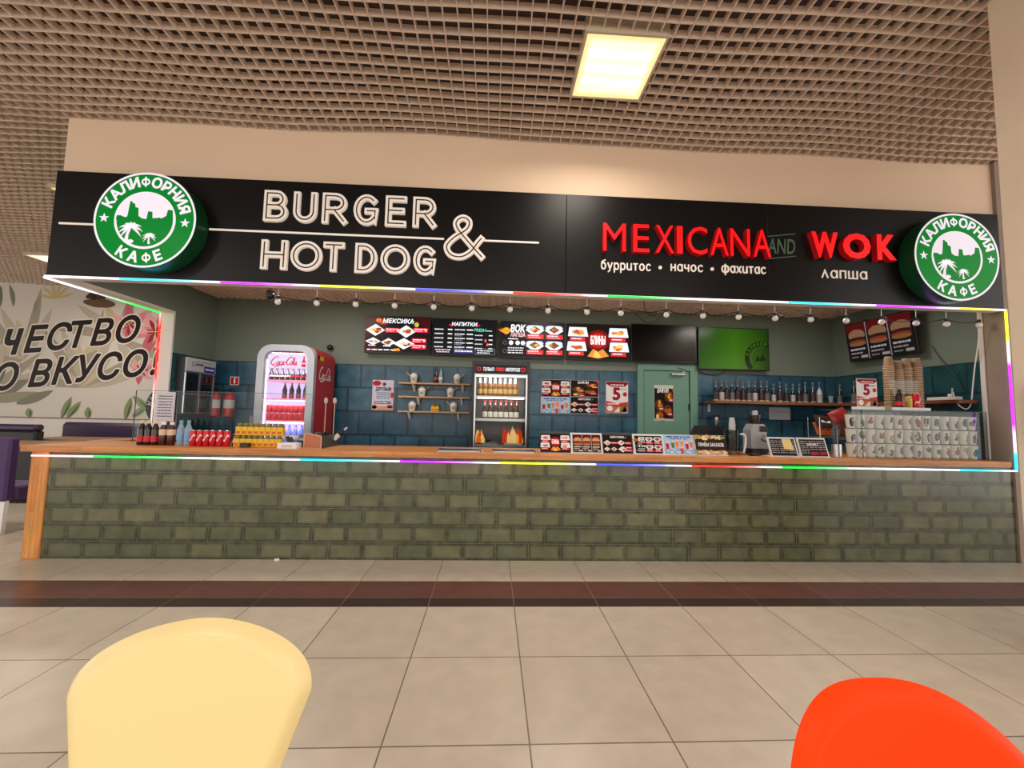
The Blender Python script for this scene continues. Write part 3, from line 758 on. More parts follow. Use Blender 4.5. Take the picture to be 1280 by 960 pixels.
# ------------------------------------------------------------------ menu screens
def tv(name, label, cv, loc, w, h, rot=(0, 0, 0), m=SCREEN, group=None, cat='screen'):
    t = thing(name, label, cat, loc, group, rot=rot)
    G().box(-w/2, w/2, 0, .035, 0, h, b=.004).box(-w*.3, w*.3, .035, .07, h*.2, h*.8).build('casing', dark, t)
    G().box(-.1, .1, .07, .11, h*.35, h*.65).build('mount_bracket', dark, t)
    cv.build('display', m, t, (-w/2+.012, -.001, .016))
    return t
def c_mexico(cv):
    cv.rect(0, .0, 1, 1, (60, 8, 14)); cv.L = 2; cv.poly([(0, .3), (.35, 1), (.75, 1), (1, .55), (1, 0), (.3, 0)], (18, 10, 16)); cv.L = 3
    cv.text('МЕКСИКА', .5, .83, .12, WHITE, bold=.03, shear=.2)
    cv.ell(.2, .9, .05, .06, (215, 110, 40)); cv.ell(.27, .83, .06, .05, (190, 25, 25)); cv.line([(.7, .82), (.76, .9)], .012, (90, 150, 40)); cv.ell(.79, .8, .035, .07, (205, 170, 60))
    for i, (x, y, w, h) in enumerate(((.15, .62, .15, .17), (.63, .6, .15, .18), (.12, .3, .12, .11), (.36, .28, .12, .12), (.6, .25, .17, .16))):
        cv.L = 3; cv.poly([(x-w, y), (x, y-h), (x+w, y), (x, y+h)], (232, 228, 230)); cv.L = 4; cv.blob(x, y, w*.7, h*.5, FOOD, 7, i); cv.L = 3
    for i, (x, y) in enumerate(((.3, .56), (.74, .58), (.72, .28), (.72, .11))):
        cv.rect(x, y, x+.23, y+.13, (215, 30, 55)); cv.L = 6; cv.dashes(x+.02, x+.2, y+.08, .025, WHITE, i); cv.dashes(x+.02, x+.14, y+.03, .02, (250, 200, 205), i+9); cv.text('₽', x+.2, y+.03, .06, WHITE); cv.L = 3
    cv.L = 4; cv.dashes(.03, .5, .05, .03, WHITE, 3); cv.dashes(.05, .16, .17, .03, WHITE, 4); cv.dashes(.28, .4, .16, .03, WHITE, 5); cv.poly([(.42, .03), (.55, .04), (.53, .12), (.44, .1)], (225, 140, 40))
def c_drinks(cv):
    cv.rect(0, 0, 1, 1, (16, 16, 20)); cv.L = 2
    cv.text('НАПИТКИ', .49, .83, .1, WHITE, bold=.03, shear=.15)
    for x in (.29, .7): cv.poly([(x-.06, .85), (x, .9), (x+.05, .86), (x, .8)], (170, 30, 35))
    cv.text('FRESH', .74, .68, .085, (90, 220, 190), bold=.02); cv.dashes(.84, .93, .69, .03, (150, 220, 200), 1)
    for i in range(5):
        y = .70-i*.125
        cv.dashes(.02, .16, y, .035, (215, 215, 220), i, ); cv.dashes(.23, .3, y, .035, WHITE, i+20)
        cv.dashes(.34, .5, y, .035, (215, 215, 220), i+40); cv.dashes(.53, .63, y, .035, WHITE, i+60)
        if i: cv.dashes(.66, .78, y-.02, .032, (205, 205, 210), i+80); cv.dashes(.88, .94, y-.02, .032, WHITE, i+90); cv.dashes(.34, .46, y-.04, .015, (150, 150, 160), i+33)
    cv.rect(.33, .05, .64, .16, (70, 66, 130)); cv.L = 3; cv.dashes(.35, .62, .09, .035, WHITE, 7); cv.L = 2
    cv.line([(.67, .03), (.98, .03), (.98, .19), (.67, .19)], .004, (150, 150, 155), True); cv.dashes(.7, .95, .12, .025, WHITE, 8); cv.dashes(.7, .9, .06, .025, WHITE, 9)
    cv.dashes(.04, .28, .12, .03, (230, 190, 195), 10); cv.dashes(.06, .26, .06, .03, (230, 190, 195), 11)
    cv.ell(.83, .42, .018, .05, (220, 90, 40)); cv.ell(.86, .31, .016, .04, (220, 120, 50))
def c_wok(cv):
    cv.rect(0, 0, 1, 1, (22, 19, 22)); cv.L = 2
    for i in range(7): frond(cv, .06, .68, math.radians(40+i*18), .15, -.02, .022, (235, 140, 40))
    cv.circ(.07, .74, .055, (240, 160, 50))
    cv.L = 3; cv.text('ВОК', .255, .72, .19, WHITE, bold=.05, shear=.15, maxw=.24); cv.text('ЛАПША', .255, .58, .11, (240, 190, 190), bold=.04, shear=.15, maxw=.24)
    cv.dashes(.1, .26, .5, .03, WHITE, 1)
    cv.ring(.05, .4, .028, .003, (150, 150, 150)); cv.ring(.05, .16, .028, .003, (150, 150, 150))
    for x in (.15, .255, .34): cv.circ(x, .4, .036, (238, 236, 232))
    for k in range(3): cv.dashes(.1, .35, .24-k*.07, .03, (225, 225, 225), k+4)
    for i, (x, y) in enumerate(((.53, .8), (.84, .8), (.53, .35), (.84, .35))):
        cv.L = 2; cv.ell(x-.08, y+.05, .06, .07, (215, 222, 238), 10); cv.ell(x+.08, y+.05, .06, .07, (215, 222, 238), 10)
        cv.poly([(x-.15, y-.02), (x-.06, y-.13), (x+.06, y-.13), (x+.15, y-.02), (x+.06, y+.12), (x-.06, y+.12)], (226, 232, 244)); cv.L = 3
        cv.poly([(x-.09, y), (x, y-.1), (x+.09, y), (x, y+.1)], (120, 60, 40)); cv.L = 4; cv.blob(x, y, .07, .07, FOOD, 7, i)
        cv.L = 3; cv.rect(x-.13, y-.27, x+.14, y-.14, (215, 45, 50)); cv.L = 5; cv.dashes(x-.11, x+.06, y-.19, .025, WHITE, i); cv.dashes(x-.1, x+.1, y-.24, .02, (250, 200, 200), i+5)
def c_bliny(cv):
    cv.rect(0, 0, 1, 1, (24, 12, 12)); cv.L = 2; cv.ell(.5, .55, .2, .3, (110, 16, 16)); cv.L = 2.5; cv.ell(.5, .55, .14, .22, (190, 30, 26)); cv.L = 3
    cv.text('БЛИНЫ', .5, .44, .22, (255, 250, 245), bold=.05, maxw=.24)
    cv.poly([(.33, .08), (.42, .3), (.5, .22), (.58, .3), (.68, .1), (.5, .02)], (222, 140, 50)); cv.L = 4; cv.poly([(.42, .06), (.46, .26), (.5, .2), (.56, .05)], (245, 190, 100))
    for i, (x, y) in enumerate(((.17, .77), (.83, .77), (.15, .35), (.84, .35))):
        cv.L = 3; cv.poly([(x-.16, y-.12), (x+.17, y-.12), (x+.14, y+.15), (x-.14, y+.15)], (222, 228, 242)); cv.L = 4; cv.blob(x, y, .11, .09, FRY+FOOD[:2], 9, i)
        cv.L = 3; cv.rect(x-.13, y-.25, x+.12, y-.14, (225, 45, 45)); cv.L = 5; cv.dashes(x-.1, x+.06, y-.2, .03, WHITE, i)
def c_burgers(cv, bars=True):
    cv.rect(0, 0, 1, 1, (40, 16, 16)); cv.L = 2
    for k in range(3):
        x = k/3
        cv.L = 2; cv.rect(x+.01, 0, x+.325, 1, (34, 22, 26)); cv.rect(x+.01, .75, x+.325, 1, (150, 34, 30)); cv.L = 3
        cv.ell(x+.17, .68, .14, .16, (205, 150, 110)); cv.L = 3.5; cv.ell(x+.17, .57, .15, .06, (70, 40, 28)); cv.L = 4; cv.ell(x+.17, .5, .14, .05, (196, 70, 40)); cv.ell(x+.17, .44, .14, .06, (190, 130, 80))
        cv.L = 5; cv.dashes(x+.04, x+.28, .27, .05, WHITE, k); cv.dashes(x+.04, x+.24, .17, .04, (215, 205, 200), k+5); cv.rect(x+.2, .05, x+.31, .12, (225, 210, 200)); cv.dashes(x+.04, x+.16, .07, .03, (200, 190, 190), k+8)
        if k: cv.L = 6; cv.rect(x-.008, 0, x+.008, 1, (200, 190, 195))
def c_smoothie(cv):
    cv.rect(0, 0, 1, 1, (176, 196, 226)); cv.L = 2
    cv.rect(0, 0, 1, .28, (150, 178, 210)); cv.L = 3; cv.dashes(.1, .9, .86, .07, (60, 90, 170), 2, 9); cv.dashes(.2, .8, .76, .05, (70, 100, 180), 3)
    r = random.Random(4)
    for i in range(16): cv.ell(r.uniform(.05, .95), r.uniform(.05, .3), .035, .05, (215, 230, 240), 6)
    cv.L = 4
    for i, (x, y, c) in enumerate(((.1, .4, (190, 30, 50)), (.28, .45, (90, 120, 60)), (.42, .5, (225, 140, 60)), (.58, .55, (235, 150, 70)), (.75, .4, (195, 35, 55)), (.9, .5, (230, 130, 60)), (.56, .15, (220, 60, 60)))):
        cv.poly([(x-.055, y+.17), (x+.055, y+.17), (x+.04, y-.15), (x-.04, y-.15)], c); cv.L = 5; cv.line([(x, y+.15), (x+.04, y+.26)], .004, WHITE); cv.ell(x, y+.16, .055, .03, (240, 210, 180)); cv.L = 4
def c_strips(cv, title):
    cv.rect(0, 0, 1, 1, (30, 16, 14)); cv.L = 3; cv.text(title, .45, .8, .13, WHITE, bold=.04, shear=.15, maxw=.6); cv.L = 2
    for i, (x, y) in enumerate(((.25, .45), (.75, .7), (.7, .3), (.28, .16))):
        cv.L = 2; cv.ell(x, y, .22, .16, (90, 50, 30)); cv.L = 3; cv.blob(x, y, .2, .14, FRY+[(150, 80, 40)], 9, i); cv.rect(x+.02, y-.17, x+.24, y-.06, (190, 40, 40)); cv.L = 5; cv.dashes(x+.04, x+.2, y-.13, .035, WHITE, i); cv.L = 2
    cv.poly([(.8, 1), (1, 1), (1, .8)], (190, 30, 36))
def c_mexp(cv):
    cv.rect(0, 0, 1, 1, (34, 14, 18)); cv.L = 3; cv.text('МЕКСИКА', .5, .82, .11, WHITE, bold=.03, shear=.15); cv.line([(.76, .82), (.82, .9)], .01, (90, 150, 40))
    for i, (x, y, w) in enumerate(((.14, .55, .14), (.62, .56, .14), (.12, .2, .11), (.36, .2, .11), (.66, .2, .16))):
        cv.L = 3; cv.poly([(x-w, y), (x, y-w*1.1), (x+w, y), (x, y+w*1.1)], (228, 220, 216)); cv.L = 4; cv.blob(x, y, w*.6, w*.5, FOOD, 6, i); cv.L = 3
    for x, y in ((.27, .48), (.75, .48), (.76, .22), (.76, .06)): cv.rect(x, y, x+.23, y+.13, (196, 34, 50)); cv.L = 5; cv.dashes(x+.02, x+.2, y+.05, .035, WHITE, int(x*100)); cv.L = 3
def c_five(cv):
    cv.rect(0, 0, 1, 1, (232, 226, 228)); cv.L = 2
    cv.poly([(0, 1), (1, 1), (1, .93), (.85, .84), (.2, .84), (0, .93)], (150, 24, 34)); cv.L = 3; cv.dashes(.2, .82, .88, .035, WHITE, 1, 8)
    cv.text('5', .47, .43, .37, (150, 20, 48), bold=.05); cv.L = 5; cv.line([(.62, .76), (.93, .76)], .008, (140, 20, 50)); cv.circ(.86, .6, .1, (196, 40, 50))
    cv.L = 2; cv.poly([(0, .22), (0, .38), (.5, .3), (1, .36), (1, .2)], (206, 60, 46)); cv.rect(0, 0, 1, .22, (196, 110, 90)); cv.L = 4; cv.dashes(.06, .6, .27, .03, WHITE, 5)
    cv.circ(.17, .14, .13, (238, 236, 236)); cv.L = 5; cv.poly([(.35, .02), (.62, .02), (.6, .2)], (228, 226, 216)); cv.poly([(.62, .03), (.95, .02), (.9, .24), (.7, .16)], (90, 120, 70)); cv.poly([(.72, .02), (.98, .0), (.86, .22)], (230, 226, 220))
def c_friends(cv):
    cv.rect(0, 0, 1, 1, (214, 206, 226)); cv.L = 2
    cv.ell(.2, .9, .2, .09, (190, 40, 50)); cv.ell(.56, .87, .1, .06, (120, 116, 140)); cv.L = 3; cv.circ(.56, .87, .05, (40, 40, 60))
    cv.text('ДРУЗЬЯ!', .52, .65, .11, (54, 58, 74), bold=.05, maxw=.75)
    for k in range(4): cv.dashes(.2, .85, .56-k*.065, .035, (120, 150, 170), k, 7)
    cv.rect(.12, .2, .9, .29, (60, 66, 84)); cv.L = 4; cv.dashes(.16, .86, .225, .035, WHITE, 9); cv.L = 3
    cv.rect(0, 0, 1, .12, (226, 160, 120)); cv.ell(.12, .1, .12, .07, (200, 60, 50)); cv.ell(.86, .12, .14, .06, (196, 90, 60)); cv.ell(.95, .5, .08, .1, (196, 60, 70))
def c_orders(cv):
    cv.rect(0, 0, 1, 1, (52, 40, 36)); cv.L = 2
    r = random.Random(12)
    for i in range(34):
        a = i/17; cv.L = 2+(i % 4)*.25; cv.ell((a % 1)*.96+.02, (.9 if i < 17 else .09)+r.uniform(-.04, .04), r.uniform(.04, .08), r.uniform(.06, .14), r.choice([(236, 214, 150), (200, 150, 90), (222, 196, 160), (150, 160, 70), (226, 160, 130), (240, 226, 190)]), 7, r.uniform(0, 3))
    cv.L = 4; cv.text('ПРИЁМ ЗАКАЗОВ', .5, .42, .17, WHITE, bold=.035, maxw=.82)
def c_list(cv, note):
    cv.rect(0, 0, 1, 1, (44, 40, 44)); cv.L = 2
    for c in range(3):
        for k in range(7):
            if c and not note and k > 4: continue
            cv.dashes(.03+c*.33, .22+c*.33, .85-k*.115, .035, (200, 198, 200), c*10+k); cv.dashes(.25+c*.33, .31+c*.33, .85-k*.115, .035, (230, 225, 225), c*10+k+70)
    if note: cv.L = 4; cv.poly([(.52, .38), (.92, .34), (.86, .98), (.5, .99)], (236, 214, 140))
    else: cv.rect(.36, .08, .64, .24, (190, 40, 60)); cv.rect(.7, .08, .97, .26, (150, 44, 56)); cv.text('МЕНЮ', .5, .62, .14, WHITE, bold=.03)

TW, TH = .925, .535
GR_TV = 'menu screens in a row under the booth ceiling'
for x, z, fn, lab in ((-1.37, 2.165, c_mexico, 'menu screen headed МЕКСИКА showing diamond-shaped food trays on red'), (-.42, 2.155, c_drinks, 'black menu screen headed НАПИТКИ with columns of white drink prices'),
                      (.56, 2.150, c_wok, 'menu screen headed ВОК ЛАПША with four white noodle boxes'), (1.51, 2.145, c_bliny, 'menu screen with red БЛИНЫ title between four white trays')):
    cv = Canvas(TW-.024, TH-.03); fn(cv); tv('menu_screen', lab, cv, (x, 5.785, z), TW, TH, group=GR_TV)
cv = Canvas(.95, .535); cv.rect(0, 0, 1, 1, (6, 6, 8))
t = tv('menu_screen', 'switched-off black screen above the green door', cv, (2.49, 5.785, 2.14), .975, .565, m=mat('screen_off', (6, 6, 8), .22, spec=.3), group=GR_TV)
cv = Canvas(1.05, .60, eps=.0006)
cv.L = 0; cv._add([cv.P(0, 0), cv.P(.5, 0), cv.P(1, 0), cv.P(1, 1), cv.P(.5, 1), cv.P(0, 1)], [(0, 1, 4, 5), (1, 2, 3, 4)], [(56, 120, 12), (96, 160, 10), (40, 80, 6), (32, 66, 8), (70, 132, 14), (30, 74, 14)])
cv.L = 2
for rr_, wd_ in ((.205, .07), (.12, .008)):
    a0_ = math.degrees(math.acos(.105/rr_)); cv.line([(.89+rr_*math.cos(math.radians(a)), .28+rr_*1.05/.6*math.sin(math.radians(a))) for a in [a0_+(226-a0_)*i/24 for i in range(25)]], wd_, (22, 48, 10))
for i, ch in enumerate('КАЛИФОРНИЯ'):
    a = math.radians(165-i*15.5); vs, fs, x0, x1, _ = bold_geo(ch, .03); h = .05
    c0 = Vector((.89*1.05+.215*math.cos(a), .28*.6+.215*math.sin(a))); tx = Vector((math.sin(a), -math.cos(a))); up = Vector((math.cos(a), math.sin(a)))
    if c0.x > 1.02: continue
    cv.L = 3; out = [c0+tx*(x-(x0+x1)/2)*.042+up*(y-.5)*.042 for x, y in vs]; cv._add([(p.x, p.y) for p in out], fs, (96, 150, 30))
cv.L = 2; cv.poly([(.80, .2), (.83, .36), (.87, .26), (.91, .4), (.96, .22)], (22, 48, 10))
tv('television', 'television showing a plain green picture with a dark round emblem', cv, (3.545, 5.785, 2.06), 1.075, .63, m=DIMSCREEN)
cv = Canvas(.90, .50, eps=.0006); c_burgers(cv)
t = tv('menu_screen', 'dim menu screen with three burgers hung on the right booth wall', cv, (5.02, 4.99, 2.17), .93, .53, rot=(math.radians(7), 0, math.radians(-90)), m=attr_mat('faint_screen', .24, .2, False), group=GR_TV)
G().box(-.05, .05, .07, .17, .2, .3).build('arm', dark, t)
def cable(label, path, r=.005, m=dark, name='cable'): return tag(G().tube(spline(path, 6), r, 6).build(name, m), label, 'cable')
cable('black cable sagging under the green television', [(3.0, 5.87, 2.10), (3.08, 5.87, 2.03), (3.2, 5.87, 1.99), (3.38, 5.87, 2.0), (3.5, 5.87, 2.09)])
cable('dark cable running down from the burger screen on the right wall', [(5.15, 4.5, 2.25), (5.145, 4.42, 2.1), (5.145, 4.25, 1.85), (5.145, 4.2, 1.7)])

# ------------------------------------------------------------------ door in the back wall
dg = mat('door_green', (104, 146, 130), .5, noise=.05)
g = G().box(2.12, 2.21, BY-.05, BY+.02, 0, 2.12).box(2.91, 3.02, BY-.05, BY+.02, 0, 2.12).box(2.21, 2.91, BY-.05, BY+.02, 2.035, 2.12)
d = struct(g.build('door_1', dg))
G().box(2.218, 2.902, BY-.03, BY-.012, .01, 2.028, b=.004).build('leaf', dg, d)
g = G().box(2.214, 2.217, BY-.031, BY-.010, 0, 2.03).box(2.903, 2.907, BY-.031, BY-.010, 0, 2.03).box(2.214, 2.907, BY-.031, BY-.010, 2.029, 2.033).build('shadow_gap', dark, d)
G().box(2.62, 2.82, BY-.09, BY-.03, 1.96, 2.0, b=.008).tube([(2.78, BY-.07, 2.0), (2.84, BY-.06, 2.05), (2.72, BY-.055, 2.08)], .008).build('door_closer', steel, d)
G().box(2.885, 2.905, BY-.045, BY-.03, 1.45, 1.55).box(2.885, 2.905, BY-.045, BY-.03, .35, .45).build('hinge', dark, d)
G().box(2.25, 2.27, BY-.04, BY-.03, 1.0, 1.12).tube([(2.26, BY-.03, 1.05), (2.26, BY-.08, 1.05), (2.36, BY-.08, 1.05)], .009).build('door_handle', steel, d)

# ------------------------------------------------------------------ posters
def poster(label, fn, x0, x1, z0, z1, y=BY-.010, name='poster', grp=None, head=None):
    t = thing(name, label, 'poster', (x0, y, z0), grp)
    w, h = x1-x0, z1-z0
    G().box(0, w, -.002, .002, 0, h).build('sheet', mat('poster_back', (225, 222, 220), .5), t)
    cv = Canvas(w*.98, h*.98); fn(cv)
    cv.build('artwork', PRINT, t, (w*.01, -.003, h*.01)); return t
poster('pale lilac notice headed ДРУЗЬЯ left of the three small shelves', c_friends, -1.72, -1.42, 1.36, 1.79)
poster('poster of four food trays and a pancake, top left of the wall group', c_bliny, .71, 1.125, 1.61, 1.86)
poster('pale blue poster of fruit drinks, lower left of the wall group', c_smoothie, .70, 1.125, 1.37, 1.605)
poster('dark poster of waffles with red price tags, top right of the wall group', lambda c: c_strips(c, 'ВАФЛИ'), 1.135, 1.55, 1.62, 1.86)
poster('dark poster headed МЕКСИКА with white diamond trays on the wall', c_mexp, 1.135, 1.55, 1.375, 1.615)
poster('white poster with a large crimson numeral 5 beside the door', c_five, 1.66, 1.99, 1.39, 1.855)
def c_doorp(cv):
    c_strips(cv, 'ВАФЛИ'); cv.L = 6; cv.rect(0, .92, 1, 1, (200, 205, 190)); cv.rect(0, 0, 1, .06, (180, 190, 180))
poster('tall food poster taped to the green door', c_doorp, 2.37, 2.66, 1.29, 1.815, y=BY-.033)
t = poster('small white paper notice below the bottle shelf', lambda c: (c.rect(0, 0, 1, 1, (196, 196, 206)), c.dashes(.1, .9, .6, .05, (150, 150, 165), 1)), 4.13, 4.45, 1.345, 1.53, name='notice')
t = poster('white paper sheet taped behind the glass guard on the left', lambda c: (c.rect(0, 0, 1, 1, (206, 204, 214)), [c.dashes(.12, .88, .85-.1*k, .03, (170, 168, 184), k) for k in range(8)]), -3.46, -3.275, 1.195, 1.495, y=4.362, name='notice')

# ------------------------------------------------------------------ small wooden shelves and what stands on them
shelfw = wood_mat('pale_shelf_wood', (190, 146, 100), (200, 158, 112), 'X', (.8, .1))
SHX = (-1.31, -.31); SHZ = [1.755, 1.565, 1.36]
pailm = mat('paper_pail', (222, 214, 198), .6); lidm = mat('white_card', (236, 236, 238), .6); stick = mat('pale_wood_stick', (205, 190, 165), .6)
for z, w, brx in zip(SHZ, ('top', 'middle', 'bottom'), ((-1.12, -.43), (-1.05, -.44), (-1.17, -.48))):
    t = thing('shelf', '%s one of three short pale wooden wall shelves' % w, 'shelf', (0, 0, z), 'short pale wall shelves')
    G().box(SHX[0], SHX[1], BY-.20, BY-.008, -.022, 0, b=.002).build('board', shelfw, t)
    for bx in brx:
        G().box(bx-.012, bx+.012, BY-.02, BY-.008, -.12, -.022).prism([(bx-.010, -.115), (bx+.010, -.115), (bx+.014, -.022), (bx-.014, -.022)], BY-.16, BY-.02, fn=lambda v: (v[0], v[1] if v[2] > -.05 else max(v[1], BY-.05), v[2])).build('bracket', lidm, t)
emb = mat('round_logo_print', (70, 78, 72), .6)
def wok_box(x, z, label, sd):
    t = thing('noodle_box', label, 'noodle box', (x, BY-.105, z), 'white noodle boxes on the short shelves')
    g = G(); n = 20
    g.lathe([(.036, 0), (.040, .002), (.052, .085), (.053, .09)], n=n, m=0)
    g.build('pail', pailm, t)
    g = G()
    g.lathe([(.053, .088), (.050, .105), (.034, .13), (.012, .142), (.001, .144)], n=n, m=0, cap=False)
    g.build('lid', lidm, t)
    g = G()
    s = -1 if sd % 2 == 0 else 1
    for d in (0, .014): g.tube([(s*.03, -.02+d, .08), (s*.10, -.02+d, .135+d)], .0035, 6)
    g.build('chopsticks', stick, t)
    g = G(); pts = [(.019*math.cos(2*PI*i/16), .019*math.sin(2*PI*i/16)) for i in range(16)]
    g.add([(a, -math.sqrt(max(0, (.0405+.0118*(.045+b)/.085)**2-a*a))-.001, .045+b) for a, b in pts], [tuple(range(16))]); g.build('emblem', emb, t)
for x, s, w, sd in ((-1.12, 0, 'left', 0), (-.51, 0, 'right', 1), (-1.0, 1, 'left', 3), (-.60, 1, 'right', 5), (-1.13, 2, 'left', 7), (-.55, 2, 'right', 8)):
    wok_box(x, SHZ[s], 'white noodle box on the %s end of the %s short shelf' % (w, ('top', 'middle', 'bottom')[s]), sd)

def bottle(name, label, cat, loc, prof, body, cap, lab=None, capr=None, group=None, lz=(.05, .09), n=14, labr=None):
    """prof: list of (radius, height); the last entry carries the cap."""
    t = thing(name, label, cat, loc, group)
    G().lathe(prof, n=n).build('body', body, t)
    r, h = prof[-1]; c = capr or (r+.002)
    G().lathe([(c, h-.012), (c, h+.012), (c*.8, h+.014)], n=12).build('cap', cap, t)
    if lab:
        R = labr or max(q[0] for q in prof)+.0008
        G().lathe([(R, lz[0]), (R, lz[1])], n=n, cap=False).build('label', lab, t)
    return t
redcap = mat('red_cap', (200, 20, 28), .4); goldcap = mat('pale_yellow_cap', (222, 205, 150), .4); colam = mat('dark_cola', (38, 12, 12), .15, coat=.3)
redlab = mat('red_label', (196, 26, 40), .4, noise=.25, nscale=60); clearb = mat('clear_drink', (190, 205, 200), .1, alpha=.55); whitelab = mat('white_label', (225, 220, 210), .5, noise=.15, nscale=70)
SB = [(.026, 0), (.029, .006), (.029, .09), (.026, .12), (.013, .165), (.011, .20), (.011, .215)]
bottle('soda_bottle', 'dark cola bottle with red label on the top short shelf', 'bottle', (-.815, BY-.105, SHZ[0]), SB, colam, dark, redlab)
bottle('soda_bottle', 'clear soda bottle beside the dark cola on the top short shelf', 'bottle', (-.745, BY-.105, SHZ[0]), SB, clearb, mat('green_cap', (60, 110, 60), .4), whitelab)
yel = mat('yellow_carton', (232, 184, 30), .45, noise=.22, nscale=55); olv = mat('olive_cap', (128, 124, 52), .45); dko = mat('dark_olive_side', (62, 58, 24), .5)
def carton(label, loc, group, w=.052, d=.05, h=.118):
    t = thing('juice_carton', label, 'juice carton', loc, group)
    G().box(-w/2, w/2, -d/2, d/2, 0, h*.72, b=.003).build('body', yel, t)
    G().box(-w/2+.002, w/2-.002, -d/2+.002, d/2-.002, h*.72, h*.78).build('band', dko, t)
    G().lathe([(w*.40, h*.78), (w*.40, h*.97), (w*.36, h)], n=12).build('cap', olv, t)
    G().box(-w*.32, w*.32, -d/2-.0012, -d/2+.001, h*.12, h*.34).build('flavour_panel', mat('orange_print', (214, 92, 22), .5, noise=.5, nscale=90), t)
    return t
for x, w in ((-.835, 'left'), (-.78, 'right')): carton('%s one of two yellow cartons on the bottom short shelf' % w, (x, BY-.105, SHZ[2]), 'yellow cartons on the bottom short shelf', h=.10)

# ------------------------------------------------------------------ beer fridge
bf = thing('display_fridge', 'black upright drinks fridge with lit red and white header', 'fridge', (.105, 5.30, 0))
g = G().box(-.38, -.345, 0, .58, .04, 2.03, b=.004).box(.345, .38, 0, .58, .04, 2.03, b=.004).box(-.345, .345, 0, .58, 1.99, 2.03).box(-.345, .345, .54, .58, .04, 1.99).box(-.345, .345, .02, .58, .04, .80).box(-.345, .345, 0, .10, 1.86, 1.99)
for x in (-.33, .33):
    for y in (.06, .52): g.lathe([(.02, 0), (.02, .04)], x, y, 0, 10)
g.build('cabinet', mat('black_fridge', (26, 27, 32), .35), bf)
bb = mat('fridge_interior', (122, 116, 112), .4)
G().box(-.345, .345, .53, .54, .8, 1.86).build('back_lining', bb, bf)
cv = Canvas(.66, .115); cv.rect(0, 0, 1, 1, (24, 16, 20)); cv.L = 2
cv.text('ТОЛЬКО', .14, .3, .36, WHITE, al='l', bold=.03, shear=.2, maxw=.22); cv.text('ПИВО', .39, .3, .36, (240, 60, 60), al='l', bold=.03, shear=.2, maxw=.17); cv.text('ИМПОРТНОЕ', .585, .3, .36, WHITE, al='l', bold=.03, shear=.2, maxw=.29)
for x in (.06, .935): cv.circ(x, .5, .045, (190, 30, 40)); cv.L = 3; cv.circ(x, .5, .025, (60, 12, 18)); cv.L = 2
cv.build('header_sign', SCREEN, bf, (-.33, -.002, 1.868))
for z in (1.565, 1.27):
    G().box(-.34, .34, .06, .52, z-.012, z).box(-.34, .34, .045, .06, z-.022, z+.012, 1).build('shelf', [steel, lidm], bf)
G().box(-.34, .34, .06, .52, .92, .932).box(-.34, .34, .045, .06, .91, .945).build('shelf', steel, bf)
fr = G()
for q in ((-.345, -.325, 1), (.325, .345, 1)): fr.box(q[0], q[1], -.012, .0, .80, 1.86)
fr.box(-.325, .325, -.012, 0, .80, .83).box(-.325, .325, -.012, 0, 1.845, 1.86)
fr.build('door_frame', steel, bf)
G().box(-.325, .325, -.008, -.004, .83, 1.845).build('glass_door', GLASS, bf)
G().box(-.36, -.35, -.03, -.0, 1.0, 1.5, b=.004).build('handle', dark, bf)
r = random.Random(5)
for bx0, bx1 in ((.03, .17), (.57, .93)):
    cv = Canvas(.65, .30, eps=.0004); cv.L = 0
    for i in range(17):
        x = r.uniform(bx0, bx1); h = r.uniform(.3, .75)*(.8 if x < .5 else 1); cv.L += .1
        cv.poly([(x-.035, .12), (x+.035, .12), (x+.04, .12+h*.45), (x+r.uniform(-.02, .03), .12+h), (x-.035, .12+h*.55)], r.choice([(235, 110, 20), (245, 170, 60), (210, 60, 15), (250, 215, 140)]))
    cv.build('flame_sticker', PRINT, bf, (-.325, -.0085, .93))
strip_w = mat('fridge_tube', (255, 255, 255), .4, emit=(255, 240, 220), es=1.3)
G().box(-.33, .33, .11, .13, 1.835, 1.85).build('interior_light', strip_w, bf)
amber = mat('amber_beer', (128, 76, 26), .12, coat=.5); gold = mat('gold_label', (205, 172, 96), .4, noise=.2, nscale=50); foil = mat('white_foil', (226, 226, 224), .4); brown = mat('brown_glass', (58, 22, 14), .12, coat=.5)
BB = [(.028, 0), (.031, .006), (.031, .13), (.027, .16), (.013, .20), (.0125, .235)]
for i in range(8):
    t = bottle('beer_bottle', 'amber beer bottle with white neck, top fridge shelf, %s' % nth(i, 8), 'bottle', (.105-.275+i*.0665, 5.40, 1.565), BB, amber, foil, gold, group='amber beer bottles on the top fridge shelf', lz=(.045, .105))
    G().lathe([(.0282, .150), (.0146, .198), (.0138, .225)], n=12, cap=False).build('neck_foil', foil, t)
for i in range(7):
    t = bottle('beer_bottle', 'brown beer bottle with red neck, lower fridge shelf, %s' % nth(i, 7), 'bottle', (.105-.205+i*.070, 5.40, 1.27), BB, brown, redcap, whitelab, group='brown beer bottles on the lower fridge shelf', lz=(.03, .10))
    G().box(-.005, .005, -.016, -.012, .165, .215).build('neck_label', foil, t)
t = thing('tray', 'grey plastic tray at the bottom left of the black fridge', 'tray', (-.03, 5.42, .932))
G().box(-.10, .10, -.05, .1, 0, .012).box(-.1, -.09, -.05, .1, .012, .05).box(.09, .1, -.05, .1, .012, .05).box(-.09, .09, -.05, -.04, .012, .04).build('body', grey, t)
G().box(-.05, .02, -.03, .06, .0125, .06, b=.004).build('insert', dark, t)
t = thing('tray', 'white food tray at the bottom right of the black fridge', 'tray', (.28, 5.42, .932))
G().box(-.11, .11, -.05, .1, 0, .012).box(-.11, .11, -.05, -.04, .012, .045).box(-.11, -.1, -.04, .1, .012, .045).box(.1, .11, -.04, .1, .012, .045).build('body', lidm, t)
g = G(); r = random.Random(3)
